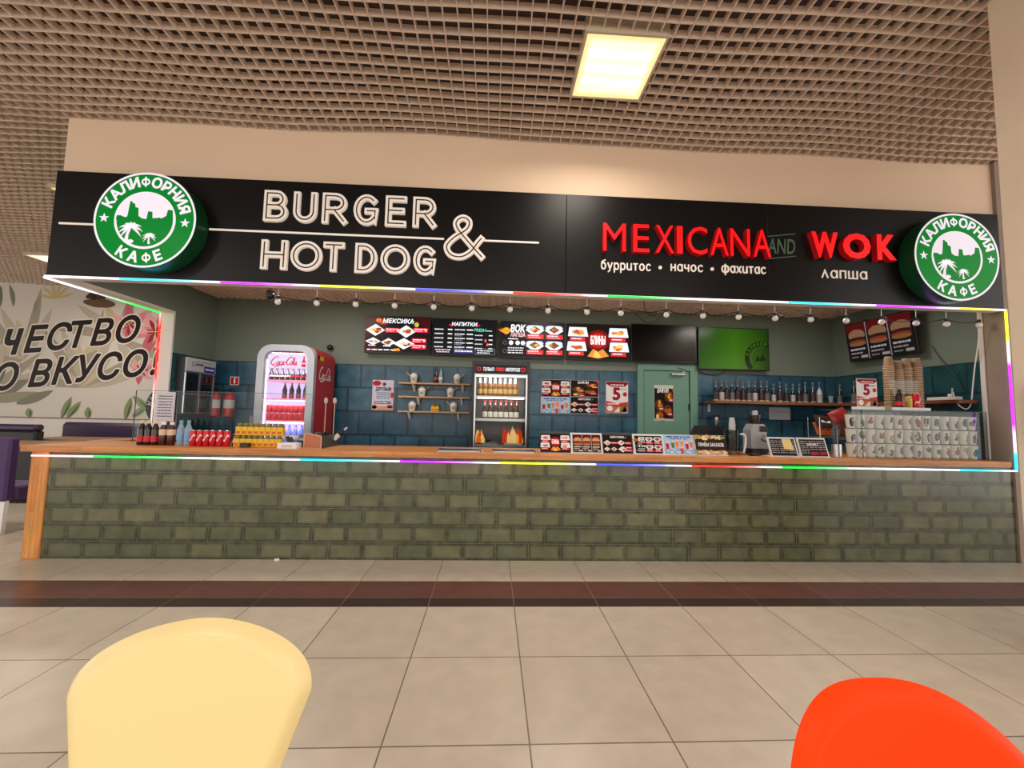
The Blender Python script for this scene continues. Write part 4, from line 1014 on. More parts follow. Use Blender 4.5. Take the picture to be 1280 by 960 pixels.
for i in range(12): g.sphere(r.uniform(-.07, .07), r.uniform(-.02, .07), .035, .024, 8, sz=.7)
tag(g.build('dark_fish', mat('dark_food', (44, 34, 30), .4), t), kind='stuff')

# ------------------------------------------------------------------ lit soda fridge
cf = thing('soda_fridge', 'silver round-topped soda fridge with red side and glowing interior', 'fridge', (-2.555, 5.10, 0))
hw, top = .345, 2.14
def arch(w, z0, z1, r, n=8):
    return [(-w, z0)]+[(-w+r-r*math.cos(PI/2*i/n), z1-r+r*math.sin(PI/2*i/n)) for i in range(n+1)]+[(w-r+r*math.sin(PI/2*i/n), z1-r+r*math.cos(PI/2*i/n)) for i in range(n+1)]+[(w, z0)]
outer = arch(hw, .03, top, .17); inner = arch(hw-.085, .45, top-.075, .11)
cred = mat('soda_red', (176, 18, 34), .35)
n = len(outer)
g = G()
g.add([(x, 0, z) for x, z in outer]+[(x, 0, z) for x, z in inner], [(i, i+1, n+i+1, n+i) for i in range(n-1)]+[(0, n, 2*n-1, n-1)], 0)
g.add([(x, 0, z) for x, z in inner]+[(x, .05, z) for x, z in inner], [(i, i+1, n+i+1, n+i) for i in range(n-1)]+[(0, n-1, 2*n-1, n)], 1)
g.add([(x, 0, z) for x, z in outer]+[(x, .07, z) for x, z in outer], [(i, (i+1) % n, n+(i+1) % n, n+i) for i in range(n)], 0)
g.build('front_frame', [silver, grey], cf)
g = G()
o2 = arch(hw-.004, .03, top-.004, .12)
ns = len(o2)
g.add([(x, .07, z) for x, z in o2]+[(x, .66, z) for x, z in o2], [(i, (i+1) % ns, ns+(i+1) % ns, ns+i) for i in range(ns)], 0); g.add([(x, .66, z) for x, z in o2], [tuple(range(ns))], 0)
g.add([(x, .072, z) for x, z in o2]+[(x, .072, z) for x, z in arch(hw-.06, .45, top-.06, .09)], [(i, i+1, ns+i+1, ns+i) for i in range(ns-1)]+[(0, ns, 2*ns-1, ns-1)], 1)
for x in (-.3, .3):
    for y in (.1, .58): g.lathe([(.025, 0), (.025, .032)], x, y, 0, 10, 1)
g.build('cabinet', [cred, grey], cf)
glow = mat('lit_lilac_lining', (205, 190, 225), .5, emit=(214, 190, 236), es=.6)
G().box(-.28, .28, .55, .56, .45, 2.06).box(-.285, -.28, .09, .55, .45, 2.06).box(.28, .285, .09, .55, .45, 2.06).box(-.285, .285, .09, .55, .45, .46).build('inner_lining', glow, cf)
def script_art(cv, x0, y0, sx, sy, wd, col):
    for st in COLA:
        m_ = len(st); cv.line([(x0+a*sx, y0+b*sy) for a, b in st], [wd*(.55+.75*math.sin(PI*i/(m_-1))) for i in range(m_)], col)
cv = Canvas(.50, .17, eps=.0004); cv.rect(0, 0, 1, 1, (226, 205, 238)); cv.L = 2; script_art(cv, .06, .22, .195, .62, .0105, (214, 24, 60))
cv.poly([(.83, .1), (.93, .1), (.935, .45), (.90, .62), (.895, .9), (.865, .9), (.86, .62), (.825, .45)], (206, 24, 50)); cv.L = 3; cv.rect(.835, .32, .93, .42, (240, 200, 215))
cv.build('header_sign', SCREEN, cf, (-.25, .06, 1.855))
G().box(-.262, .262, .062, .075, 1.85, 2.035).build('header_panel', lidm, cf)
dotm = mat('white_led', (255, 255, 255), .4, emit=(255, 250, 255), es=2.2)
g = G()
for i in range(34): g.box(-.258, -.244, .05, .06, .86+i*.0325, .86+i*.0325+.018)
for i in range(14): g.box(-.2+i*.031, -.2+i*.031+.018, .05, .06, 2.036, 2.046)
g.build('led_row', dotm, cf)
GSH = ((1.705, 'first'), (1.475, 'second'), (1.20, 'third'), (.90, 'fourth'))
pinkrail = mat('pink_price_rail', (238, 150, 178), .4, emit=(255, 130, 170), es=.35)
for z, _ in GSH:
    G().box(-.275, .275, .10, .54, z-.01, z).box(-.275, .275, .085, .10, z-.028, z+.004, 1).build('shelf', [lidm, pinkrail], cf)
gl = [(x, z) for x, z in arch(hw-.087, .452, top-.077, .108)]
G().prism(gl, .012, .018).build('glass_door', GLASS, cf)
G().box(-.375, -.345, -.03, .03, .95, 1.25, b=.006).build('handle', grey, cf)
cv = Canvas(.42, .30, eps=.0006); script_art(cv, .03, .25, .27, .55, .014, (236, 226, 226))
cv.build('side_logo', PRINT, cf, (.3425, .14, 1.66), (0, 0, PI/2))
cv = Canvas(.16, .055); cv.rect(0, 0, 1, 1, (226, 190, 40)); cv.rect(0, 0, .25, 1, (120, 130, 60)); cv.build('energy_sticker', PRINT, cf, (.3425, .12, 2.05-.075), (0, 0, PI/2))
FX, FYY = -2.555, 5.10
def fridge_light(loc, w, h, power, col):
    l = bpy.data.lights.new('fridge_light', 'AREA'); l.energy = power; l.color = col; l.shape = 'RECTANGLE'; l.size = w; l.size_y = h
    lo = bpy.data.objects.new('fridge_light', l); COL.objects.link(lo); lo.location = loc; lo.rotation_euler = (math.radians(55), 0, 0)
fridge_light((FX, FYY+.075, 1.84), .45, .04, 1.1, (1, .88, 1)); fridge_light((FX, FYY+.07, 1.44), .45, .03, .9, (1, .92, 1)); fridge_light((FX, FYY+.07, 1.17), .45, .03, .9, (1, .92, 1))
fridge_light((.105, 5.34, 1.83), .6, .03, 2.2, (1, .93, .82)); fridge_light((.105, 5.34, 1.545), .6, .03, 1.6, (1, .93, .82))
COKE = [(.026, 0), (.028, .006), (.028, .05), (.025, .065), (.029, .09), (.027, .115), (.012, .16), (.011, .19)]
for i in range(8):
    bottle('cola_bottle', 'dark bottle on the top soda fridge shelf, %s' % nth(i, 8), 'bottle', (FX-.235+i*.066, FYY+.14, 1.705), [(r_, h_*.72) for r_, h_ in COKE], colam, dark, whitelab if i < 4 else redlab, group='dark bottles on the top soda fridge shelf', lz=(.045, .065))
for i in range(4):
    bottle('cola_bottle', 'dark bottle on the second soda fridge shelf, %s' % nth(i, 4), 'bottle', (FX-.06+i*.085, FYY+.14, 1.475), COKE, colam, mat('pale_cap', (230, 200, 190), .4), redlab, group='dark bottles on the second soda fridge shelf', lz=(.012, .05))
canm = mat('red_can', (206, 22, 38), .3, .2, noise=.25, nscale=45)
def can(label, loc, group, r=.031, h=.145, m=canm, band=True):
    t = thing('drink_can', label, 'can', loc, group)
    G().lathe([(r*.82, 0), (r, .008), (r, h-.012), (r*.84, h-.002)], n=14).build('body', m, t)
    G().lathe([(r*.86, h-.003), (r*.86, h), (r*.74, h-.003), (.002, h-.003)], n=14, cap=False).build('lid', steel, t)
    if band:
        g = G(); v = []
        nn = 10
        for i in range(nn+1):
            a = math.radians(-155+130*i/nn); zz = h*(.25+.5*i/nn)+.012*math.sin(i*1.1)
            for dz in (-.009, .009): v.append(((r+.0007)*math.cos(a), (r+.0007)*math.sin(a), zz+dz))
        g.add(v, [(2*i, 2*i+1, 2*i+3, 2*i+2) for i in range(nn)], 0, True); g.build('white_wave', foil, t)
    return t
for rw in range(2):
    for i in range(8):
        can('red can in the soda fridge, %s tier, %s' % (('lower', 'upper')[rw], nth(i, 8)), (FX-.235+i*.067, FYY+.14, 1.20+rw*.098), 'red cans on the third soda fridge shelf', h=.097, band=False)
waterm = mat('blue_water_bottle', (120, 130, 205), .1, emit=(110, 120, 235), es=.18, alpha=.8)
for i in range(5):
    bottle('water_bottle', 'bluish water bottle on the bottom soda fridge shelf, %s' % nth(i, 5), 'bottle', (FX-.05+i*.075, FYY+.14, .90), [(.03, 0), (.033, .008), (.033, .16), (.014, .215), (.013, .235)], waterm, mat('blue_cap', (60, 90, 190), .4), whitelab, group='water bottles on the bottom soda fridge shelf', lz=(.07, .12))

# ------------------------------------------------------------------ string of unlit bulbs behind the signboard
sl = thing('string_lights', 'string of unlit white globe bulbs hanging below the signboard', 'string lights', (0, 0, 0))
bulbm = mat('opal_bulb', (232, 230, 228), .25); wirem = mat('black_wire', (22, 22, 24), .5)
BXS = [-2.09, -1.722, -1.351, -.977, -.6, -.228, .148, .527, .918, 1.262, 1.726, 2.102, 2.473, 2.856, 3.232, 3.613, 3.994, 4.367, 4.70, 5.06]
HY = 3.95
path = []
for i, x in enumerate(BXS):
    path.append((x, HY, 2.425))
    if i < 19: path += [(x+(BXS[i+1]-x)*.3, HY+.02, 2.412-.012*(i % 3)), (x+(BXS[i+1]-x)*.7, HY+.02, 2.410-.010*((i+1) % 3))]
wp = spline(path, 3)
G().tube(wp, .0045, 5).build('wire', wirem, sl)
def hang(x):
    G().tube([(x, HY, 2.43), (x, HY, 2.521)], .003, 5).build('hanger', lidm, sl)
    G().lathe([(.010, 0), (.015, .004), (.015, .03), (.008, .036)], x, HY, 2.40, 10).build('socket', wirem, sl)
    G().sphere(x, HY, 2.374, .0285, 16).build('bulb', bulbm, sl)
for x in BXS: hang(x)
cable('loose black cable looping below the booth ceiling between two bulbs', [(1.40, HY+.03, 2.42), (1.46, HY+.06, 2.36), (1.56, HY+.06, 2.30), (1.66, HY+.05, 2.34), (1.72, HY+.02, 2.42)], .004)
cable('short black cable hooked up beside the string of bulbs', [(1.50, HY+.01, 2.521), (1.52, HY+.04, 2.44), (1.58, HY+.06, 2.38), (1.64, HY+.04, 2.37)], .004)
wc = mat('white_cord', (226, 224, 222), .5)
cable('white power cord hanging from the last bulb to the right shelf', [(5.075, HY+.01, 2.40), (5.10, 4.0, 2.2), (5.12, 4.06, 1.95), (5.13, 4.1, 1.72), (5.10, 4.10, 1.56), (5.04, 4.10, 1.50), (4.97, 4.12, 1.56), (4.96, 4.15, 1.70), (5.02, 4.2, 1.72), (5.08, 4.26, 1.65)], .006, wc)
def camera(label, loc, up):
    t = thing('security_camera', label, 'security camera', loc)
    G().lathe([(.035, 0), (.035, .02), (.012, .025), (.012, .05)] if up else [(.03, 0), (.03, .015), (.02, .02)], n=14).build('mount', dark, t)
    G().sphere(0, -.0, -.03, .04, 14).build('dome', mat('smoked_dome', (10, 10, 12), .1), t)
    return t
t = camera('small black dome camera under the booth ceiling beside the first bulb', (-2.22, 4.05, 2.49), True)
G().lathe([(.012, .05), (.012, .41)], n=8).build('stem', dark, t)
t = thing('security_camera', 'small black ball camera on the back wall above the soda fridge', 'security camera', (-2.33, 5.85, 2.235))
G().sphere(0, 0, 0, .042, 14).build('ball', dark, t); G().lathe([(.02, 0), (.03, .045)], n=12).build('mount', dark, t).rotation_euler = (-PI/2, 0, 0)

# ------------------------------------------------------------------ bar shelf with syrup bottles
barw = wood_mat('bar_shelf_wood', (138, 84, 46), (156, 98, 56), 'X', (.9, .1)); barwy = wood_mat('bar_shelf_wood_side', (120, 66, 40), (138, 80, 48), 'Y', (.9, .1))
bs = thing('bar_shelf', 'long dark wooden corner shelf holding the pump bottles', 'shelf', (0, 0, 1.60))
G().box(3.14, 5.16, 5.58, BY-.008, -.04, 0, b=.003).build('back_board', barw, bs)
G().box(4.94, 5.16, 4.08, 5.579, -.04, 0, b=.003).build('side_board', barwy, bs)
G().box(3.06, 3.14, 5.60, BY-.008, -.055, -.04).build('ledge', dark, bs)
for x in (3.20,): G().prism([(x-.008, -.16), (x+.008, -.16), (x+.012, -.04), (x-.012, -.04)], 5.86, BY-.008).build('bracket', lidm, bs)
syr = mat('syrup_bottle', (30, 20, 22), .15, coat=.4); synk = mat('clear_neck', (120, 130, 130), .12, alpha=.65)
slabs = [mat("syrup_label_%s" % n_, c, .5, noise=.5, nscale=60) for n_, c in (("silver", (96, 92, 94)), ("red", (62, 34, 36)), ("pale", (176, 170, 164)))]
SY = [(.030, 0), (.033, .008), (.033, .13), (.026, .16), (.013, .19), (.0125, .205)]
def pump_bottle(label, x, y, s=1.0, li=0, group=None, z=1.60, body=None):
    t = thing('syrup_bottle', label, 'bottle', (x, y, z), group)
    G().lathe([(r_*s, h_*s) for r_, h_ in SY], n=14).build('body', body or syr, t)
    G().lathe([(.0338*s, .022*s), (.0338*s, .115*s)], n=14, cap=False).build('label', slabs[li], t)
    G().lathe([(.034*s, .004), (.034*s, .018*s)], n=14, cap=False).build('base_band', slabs[2], t)
    g = G(); h = .205*s
    g.lathe([(.016, h-.012), (.016, h+.012), (.006, h+.016), (.006, h+.06), (.012, h+.062), (.012, h+.078), (.004, h+.082)], n=10)
    g.tube([(0, 0, h+.07), (-.01, -.035, h+.066), (-.012, -.045, h+.055)], .0045, 6)
    g.build('pump', mat('pump_grey', (120, 124, 128), .3), t)
    return t
XB = [3.21, 3.295, 3.37, 3.45, 3.53, 3.615, 3.70, 3.79, 3.885, 3.97, 4.07, 4.165, 4.26, 4.36, 4.455, 4.545, 4.66]
HS = [1, 1.06, 1, 1.06, 1.06, .98, 1.06, 1.06, 1.06, 1.06, .9, 1.06, .92, .92, .94, 1.06, 1.06]
for i, x in enumerate(XB):
    pump_bottle('dark syrup bottle with pump in the bar shelf row, %s' % nth(i, 18), x, 5.70, HS[i], (i*2) % 3 if i % 4 else 1, 'dark syrup bottles on the bar shelf')
pump_bottle('white syrup bottle with pump ending the row on the bar shelf', 4.76, 5.70, 1.08, 2, body=mat('white_bottle', (206, 206, 208), .3))
pump_bottle('dark pump bottle standing alone near the corner of the bar shelf', 5.035, 5.66, .95, 0)
pump_bottle('dark pump bottle with yellow pump on the side arm of the bar shelf', 5.03, 5.42, 1.1, 0)
gm = mat('glass_cup', (170, 185, 190), .08, alpha=.45)
for i, z in enumerate((0, .03)):
    tag(G().lathe([(.028, 0), (.033, .075), (.030, .075), (.025, .006)], n=14).build('drinking_glass', gm, None, (4.93, 5.70, 1.60+z)), '%s of two nested clear glasses on the bar shelf' % ('lower', 'upper')[i], 'glass', 'nested glasses on the bar shelf')
jar = mat('spice_jar', (170, 164, 158), .3, noise=.4, nscale=50)
for i in range(4):
    t = thing('spice_jar', 'small spice jar with black lid on the corner shelf, %s' % nth(i, 4), 'jar', (5.02, 5.30-.062*i, 1.60), 'spice jars on the corner shelf')
    G().lathe([(.024, 0), (.026, .005), (.026, .07), (.02, .08)], n=12).build('body', jar, t)
    G().lathe([(.027, .08), (.027, .105), (.024, .108)], n=12).build('lid', dark, t)
t = thing('power_strip', 'white power strip on the right arm of the wooden corner shelf', 'power strip', (5.06, 4.32, 1.60))
G().box(-.03, .03, -.16, .16, 0, .038, b=.006).build('body', wc, t)
for k in range(4): G().lathe([(.018, .038), (.018, .040)], 0, -.11+.07*k, 0, 12).build('socket', grey, t)
G().box(-.015, .015, -.08, -.045, .04, .07, b=.005).build('plug', wc, t)

# ------------------------------------------------------------------ left wall: cabinet, extinguishers
t = thing('glass_cabinet', 'dark glass-fronted cabinet with white header on the left booth wall', 'cabinet', (LX+.008, 5.22, 1.26), None)
G().box(0, .10, 0, .53, 0, .71).build('body', mat('cabinet_body', (40, 42, 48), .4), t)
g = G()
for y in (0, .25, .51): g.box(.10, .115, y, y+.02, 0, .53)
for z in (0, .24, .52): g.box(.10, .113, 0, .53, z, z+.015)
g.build('frame', steel, t)
G().box(.101, .106, .02, .51, .015, .52).build('glass', mat('dark_pane', (18, 20, 30), .08), t)
cv = Canvas(.53, .17); cv.rect(0, 0, 1, 1, (190, 192, 202)); cv.L = 2; cv.rect(.58, .02, .98, .5, (56, 60, 150)); cv.L = 3; cv.dashes(.62, .94, .2, .14, WHITE, 3, 3); cv.ring(.22, .55, .05, .008, (50, 54, 80)); cv.dashes(.3, .56, .48, .14, (60, 66, 90), 5); cv.dashes(.3, .9, .74, .05, (110, 114, 130), 6)
cv.build('header_sign', PRINT, t, (.116, 0, .54), (0, 0, PI/2))
G().box(.10, .115, 0, .53, .54, .71).build('header_panel', silver, t)
exr = mat('extinguisher_red', (176, 24, 28), .3); exl = mat('extinguisher_label', (205, 200, 200), .5, noise=.3, nscale=60)
for x, w in ((-3.83, 'left'), (-3.64, 'right')):
    t = thing('fire_extinguisher', '%s one of two red fire extinguishers on the back wall' % w, 'fire extinguisher', (x, 5.81, 1.22), 'red fire extinguishers')
    G().lathe([(.05, 0), (.066, .015), (.066, .27), (.05, .31), (.022, .33), (.02, .345)], n=18).build('cylinder', exr, t)
    G().lathe([(.0667, .12), (.0667, .235)], n=18, cap=False).build('label', exl, t)
    G().box(-.012, .06, -.012, .012, .345, .365, b=.004).box(-.012, .065, -.01, .01, .385, .395, b=.003).box(-.016, .012, -.014, .014, .33, .39, b=.003).build('valve', dark, t)
    G().tube(spline([(-.015, 0, .36), (-.06, -.01, .36), (-.085, -.01, .28), (-.08, -.01, .14), (-.075, -.01, .06)], 4), .009, 6).build('hose', dark, t)
    G().box(-.07, .07, .062, .082, .2, .22).box(-.012, .012, .066, .082, .1, .3).build('mount_bracket', dark, t)
cv = Canvas(.118, .118); cv.rect(0, 0, 1, 1, WHITE); cv.L = 2; cv.rect(.06, .06, .94, .94, (200, 24, 32)); cv.L = 3; cv.poly([(.4, .2), (.6, .2), (.6, .62), (.5, .7), (.4, .62)], WHITE); cv.rect(.44, .7, .56, .8, WHITE); cv.rect(.4, .78, .7, .84, WHITE)
t = thing('fire_sign', 'small red square fire extinguisher sign on the back wall', 'sign', (-3.695, BY-.010, 1.668))
G().box(0, .118, -.002, .002, 0, .118).build('plate', lidm, t); cv.build('artwork', PRINT, t, (0, -.003, 0))

# ------------------------------------------------------------------ glass guard and drinks on the left of the counter
t = thing('glass_guard', 'clear glass guard standing along the back of the counter on the left', 'glass guard', (0, 4.375, CT))
for x0, x1 in ((-3.675, -3.262), (-3.256, -1.875)):
    p = G().box(x0, x1, -.004, .004, .001, .525).build('pane', GLASS, t)
    G().box(x0, x1, -.0045, .0045, .525, .529).box(x0-.003, x0, -.0045, .0045, 0, .529).box(x1, x1+.003, -.0045, .0045, 0, .529).build('edge', GLASS_EDGE, p)
juice = mat('juice_brown', (70, 30, 18), .2, coat=.3); jl = mat('juice_label', (222, 186, 160), .5, noise=.35, nscale=50); water = mat('water_plastic', (160, 190, 215), .08, alpha=.6, coat=.5); wlab = mat('water_label', (120, 165, 215), .4, noise=.3, nscale=50); tealc = mat('teal_cap', (90, 165, 170), .4)
PET = [(.028, 0), (.032, .008), (.032, .06), (.029, .085), (.032, .12), (.030, .15), (.014, .195), (.0125, .215)]
for i, x in enumerate((-3.325, -3.262, -3.198)): bottle('cola_bottle', 'dark cola bottle at the left counter end, %s' % nth(i, 3), 'bottle', (x, 4.05, CT), PET, colam, goldcap, redlab, group='dark cola bottles at the left counter end', lz=(.03, .085), labr=.0328)
for i, x in enumerate((-3.125, -3.05)): bottle('juice_bottle', '%s brown juice bottle with pale label beside the cola bottles' % ('left', 'right')[i], 'bottle', (x, 4.05, CT), [(.030, 0), (.034, .008), (.034, .15), (.017, .19), (.016, .205)], juice, lidm, jl, group='brown juice bottles', lz=(.095, .15))
for i, x in enumerate((-2.965, -2.895)): bottle('water_bottle', '%s clear water bottle with teal cap between juice and red cans' % ('left', 'right')[i], 'bottle', (x, 4.05, CT), [(.029, 0), (.032, .008), (.030, .05), (.032, .09), (.031, .15), (.014, .20), (.013, .225)], water, tealc, wlab, group='clear water bottles on the counter', lz=(.05, .11), labr=.0326)
for i, x in enumerate((-2.81, -2.75, -2.69, -2.63, -2.565, -2.50)): can('red drink can in the row on the counter, %s' % nth(i, 6), (x, 4.0, CT), 'red cans in a row on the counter', r=.028, h=.15)
can('slim dark can at the end of the red can row', (-2.452, 4.03, CT), None, r=.02, h=.12, m=mat('dark_can', (52, 20, 22), .3))
CH = .112
for tier in range(2):
    for i in range(8):
        carton('yellow carton in the counter stack, %s tier, %s' % (('lower', 'upper')[tier], nth(i, 8)), (-2.39+i*.0545+(.0 if tier else -.012), 4.0, CT+tier*CH), 'stacked yellow cartons on the counter', w=.0525, h=CH)
tag(G().box(-.04, .04, -.02, .02, 0, .042, b=.003).build('small_box', mat('dark_brown_box', (58, 38, 28), .5), None, (-2.30, 3.945, CT)), 'small dark brown box in front of the yellow cartons', 'box')
t = thing('white_tray', 'shallow white box beside the yellow cartons', 'box', (-1.895, 3.95, CT))
g = G().box(-.085, .085, -.06, .06, 0, .006)
for q in ((-.085, .085, -.06, -.055), (-.085, .085, .055, .06), (-.085, -.08, -.055, .055), (.08, .085, -.055, .055)): g.box(*q, .006, .05)
g.build('body', lidm, t); G().box(-.05, .05, -.0615, -.06, .012, .036).build('label', mat('box_label', (205, 202, 200), .5, noise=.2, nscale=60), t)
t = thing('card_terminal', 'black card terminal on a stand behind the white box', 'terminal', (-1.86, 4.14, CT))
G().lathe([(.05, 0), (.05, .012), (.012, .016), (.012, .08)], n=14).build('stand', dark, t)
G().box(-.04, .04, -.05, .07, .075, .10, b=.008).build('body', dark, t, rot=(.5, 0, .3)); G().box(-.028, .028, .0, .055, .1005, .102).build('display', mat('small_display', (70, 76, 90), .15), t, rot=(.5, 0, .3))
tag(G().prism([(-.1, .0), (-.075, .0), (-.115, .11), (-.14, .10)], -.012, .012).prism([(-.065, .0), (-.04, 0), (-.085, .10), (-.105, .095)], -.01, .01).box(-.11, -.03, -.03, .03, 0, .012).build('knife_rest', dark, None, (-1.84, 4.04, CT)), 'black holder with two tilted black handles beside the terminal', 'holder')
ob = thing('wooden_organizer', 'wooden counter organizer with terracotta front and dark sides', 'organizer', (-1.70, 3.98, CT))
pf = [(-.08, 0), (.08, 0), (.08, .115), (-.05, .14), (-.08, .135)]
G().prism(pf, 0, .012).build('front_panel', mat('terracotta_panel', (186, 112, 76), .5, noise=.08), ob)
g = G()
for a, b in zip(pf, pf[1:]+pf[:1]): g.prism([(a[0]-.004, a[1]-.0), (a[0]+.004, a[1]), (b[0]+.004, b[1]+.0), (b[0]-.004, b[1])] if abs(a[0]-b[0]) < .01 else [(a[0], a[1]-.004 if a[1] > .01 else a[1]), (b[0], b[1]-.004 if b[1] > .01 else b[1]), (b[0], b[1]+.004), (a[0], a[1]+.004)], -.003, .001)
g.build('edge_trim', mat('beige_edge', (206, 180, 150), .5), ob)
G().box(.072, .08, .012, .42, 0, .115).box(-.08, -.072, .012, .42, 0, .125).box(-.072, .072, .412, .42, 0, .115).box(-.072, .072, .012, .412, 0, .01).build('body', mat('dark_side', (66, 70, 70), .5), ob)
for i in range(4): G().box(-.068, .068, .05+i*.09, .056+i*.09, .01, .1).build('divider', tin, ob)
r = random.Random(2)
for i, (x, y) in enumerate(((-.04, .03), (.01, .08), (-.02, .17), (.035, .22))):
    tag(G().box(-.025, .025, -.012, .012, -.05, .07, b=.004).build('sauce_packet', dark if i % 2 else mat('grey_packet', (96, 92, 96), .35), None, (-1.70+x, 3.98+y+.01, CT+.075), rot=(r.uniform(-.2, .2), r.uniform(-.4, .4), r.uniform(-.5, .5))), 'dark sauce packet in the wooden organizer, %s from the front' % ORD[i], 'packet', 'dark packets in the organizer')
t = thing('sauce_bottle', 'black squeeze bottle with white label leaning out of the organizer', 'bottle', (-1.66, 4.30, CT+.03), rot=(-.25, .75, 0))
G().lathe([(.022, 0), (.024, .01), (.024, .13), (.012, .16), (.010, .19)], n=14).build('body', dark, t); G().lathe([(.0246, .05), (.0246, .115)], n=14, cap=False).build('label', whitelab, t); G().lathe([(.013, .185), (.011, .21), (.004, .225)], n=10).build('cap', mat('silver_cap', (180, 180, 182), .3), t)
for i, x in enumerate((-1.735, -1.645)):
    t = thing('long_spoon', '%s tall pale spoon standing upright in the organizer' % ('left', 'right')[i], 'spoon', (x, 4.33, CT+.012), 'tall pale spoons')
    G().tube([(0, 0, 0), (0, 0, .42)], .006, 8).build('handle', mat('pale_handle', (178, 150, 120), .4), t); G().sphere(0, 0, .45, .02, 12, sz=1.7).build('bowl', mat('pale_bowl', (190, 176, 160), .35), t)

# ------------------------------------------------------------------ menu stands on the counter
acr = mat('white_acrylic', (226, 226, 228), .3); acrd = mat('dark_header', (58, 62, 64), .4)
def stand(label, fn, x0, x1, dark_head=False, h=.205, frame=True, slant=0, foot=True):
    w = x1-x0; t = thing('menu_stand', label, 'menu stand', ((x0+x1)/2, 3.92, CT), 'menu stands on the counter'); tilt = -.32
    c_, s_ = math.cos(tilt), math.sin(tilt)
    rt = (tilt, 0, 0)
    G().box(-w/2, w/2, 0, .004, .0025, h).build('panel', acrd if dark_head else acr, t, rot=rt)
    G().box(-w/2, w/2, -.012, .11, 0, .003).build('foot', acr, t)
    m_ = .018 if frame else .004
    hh = h-.012-(m_+.022 if dark_head else m_)
    cv = Canvas(w-2*m_, hh); fn(cv); cv.build('menu_sheet', PRINT, t, (-w/2+m_, -.002*c_, .012-.002*s_), rt)
    return t
stand('menu stand of food trays under a dark header, leftmost of the counter row', c_bliny, .47, .765, True, .215, False)
stand('white-framed menu stand with three burgers', c_burgers, .77, 1.08, h=.205)
stand('dark menu stand headed МЕКСИКА beside the burger stand', c_mexp, 1.085, 1.375, True, .215, False)
stand('white menu stand with noodle boxes headed ВОК', c_wok, 1.385, 1.69)
stand('pale blue fruit drinks menu stand on the counter', c_smoothie, 1.69, 2.0, frame=False)
stand('dark ПРИЁМ ЗАКАЗОВ stand bordered with food', c_orders, 2.005, 2.325, frame=False)
t = stand('menu stand with dense drinks list and a yellow note stuck on it', lambda c: c_list(c, True), 2.755, 3.045, h=.2)
stand('menu stand with drinks list and two red boxes, rightmost of the counter row', lambda c: c_list(c, False), 3.06, 3.36, h=.2)

# ------------------------------------------------------------------ machines and utensils on the counter
t = thing('order_monitor', 'back of a black order monitor behind the menu stands', 'monitor', (2.30, 4.28, CT))
G().prism([(-.23, .09), (.19, .09), (.19, .285), (-.12, .285)], 0, .03).build('body', dark, t); G().lathe([(.09, 0), (.09, .01), (.02, .014), (.02, .12)], 0, .0, 0, 16).build('stand', dark, t)
t = thing('coffee_grinder', 'silver coffee grinder with dark hopper behind the menu stands', 'coffee grinder', (2.80, 4.22, CT))
gs = mat('grinder_silver', (176, 178, 184), .3, .4)
g = G(); body = [(-.095, .06), (.10, .06), (.10, .13), (.075, .20), (.085, .27), (.05, .315), (-.055, .315), (-.09, .25)]
g.prism(body, -.07, .07).build('body', gs, t)
G().lathe([(.11, 0), (.11, .025), (.10, .035), (.085, .06)], n=20).build('base', dark, t)
G().lathe([(.045, .315), (.05, .33), (.062, .40), (.062, .41)], n=16).build('hopper', mat('smoked_hopper', (44, 32, 26), .15), t)
G().lathe([(.03, .41), (.028, .45), (.022, .455)], n=12).build('hopper_lid', silver, t)
G().box(.0, .075, -.085, -.07, .235, .295, b=.004).build('display', dark, t); G().lathe([(.018, 0), (.016, .02)], n=12).build('knob', steel, t, (.045, -.07, .19), rot=(PI/2, 0, 0)); G().tube([(.02, -.07, .16), (.03, -.10, .14), (.05, -.10, .14)], .008, 6).build('spout', dark, t)
t = thing('glass_pitcher', 'clear blender pitcher holding a whisk right of the ПРИЁМ ЗАКАЗОВ stand', 'pitcher', (2.455, 4.06, CT))
G().lathe([(.055, 0), (.06, .01), (.068, .25), (.066, .25), (.057, .014), (.002, .012)], n=20, cap=False).build('jug', glass_mat('pitcher_glass', (200, 205, 200), .2), t)
g = G()
for a in range(5): g.tube(spline([(0, 0, .02), (.022*math.cos(a*1.26), .022*math.sin(a*1.26), .07), (.006*math.cos(a*1.26), .006*math.sin(a*1.26), .14), (0, 0, .2)], 3), .0018, 4)
g.tube([(0, 0, .2), (.01, 0, .245)], .006, 6); g.build('whisk', mat('brown_whisk', (126, 92, 62), .4), t)
G().tube(spline([(.064, -.01, .21), (.115, -.02, .20), (.12, -.02, .12), (.10, -.02, .02)], 4), .010, 8).build('handle', wc, t)
G().lathe([(.062, 0), (.062, .045)], n=20, cap=False).build('base_band', mat('brown_residue', (96, 66, 44), .3), t)
for i in range(9):
    tag(G().lathe([(.024, .09), (.034, .002), (.036, 0), (.034, 0)], n=14).build('plastic_cup', mat('clear_plastic_cup', (200, 204, 206), .15, alpha=.75), None, (2.535, 4.2, CT+.012+.0345*i)), 'clear plastic cup in the stack beside the pitcher, %s' % nth(8-i, 9, 'top'), 'plastic cup', 'stack of clear plastic cups')
t = thing('canister', 'small steel canister with black lid below the end of the bar shelf', 'canister', (3.262, 5.78, 1.24))
G().lathe([(.036, 0), (.038, .004), (.038, .12)], n=16).build('body', steel, t); G().lathe([(.041, .12), (.041, .145), (.03, .152)], n=16).build('lid', dark, t)
tag(G().box(3.18, 3.36, 5.72, BY-.008, 1.22, 1.24, b=.002).build('ledge', dark), 'small dark ledge under the steel canister on the back wall', 'shelf')
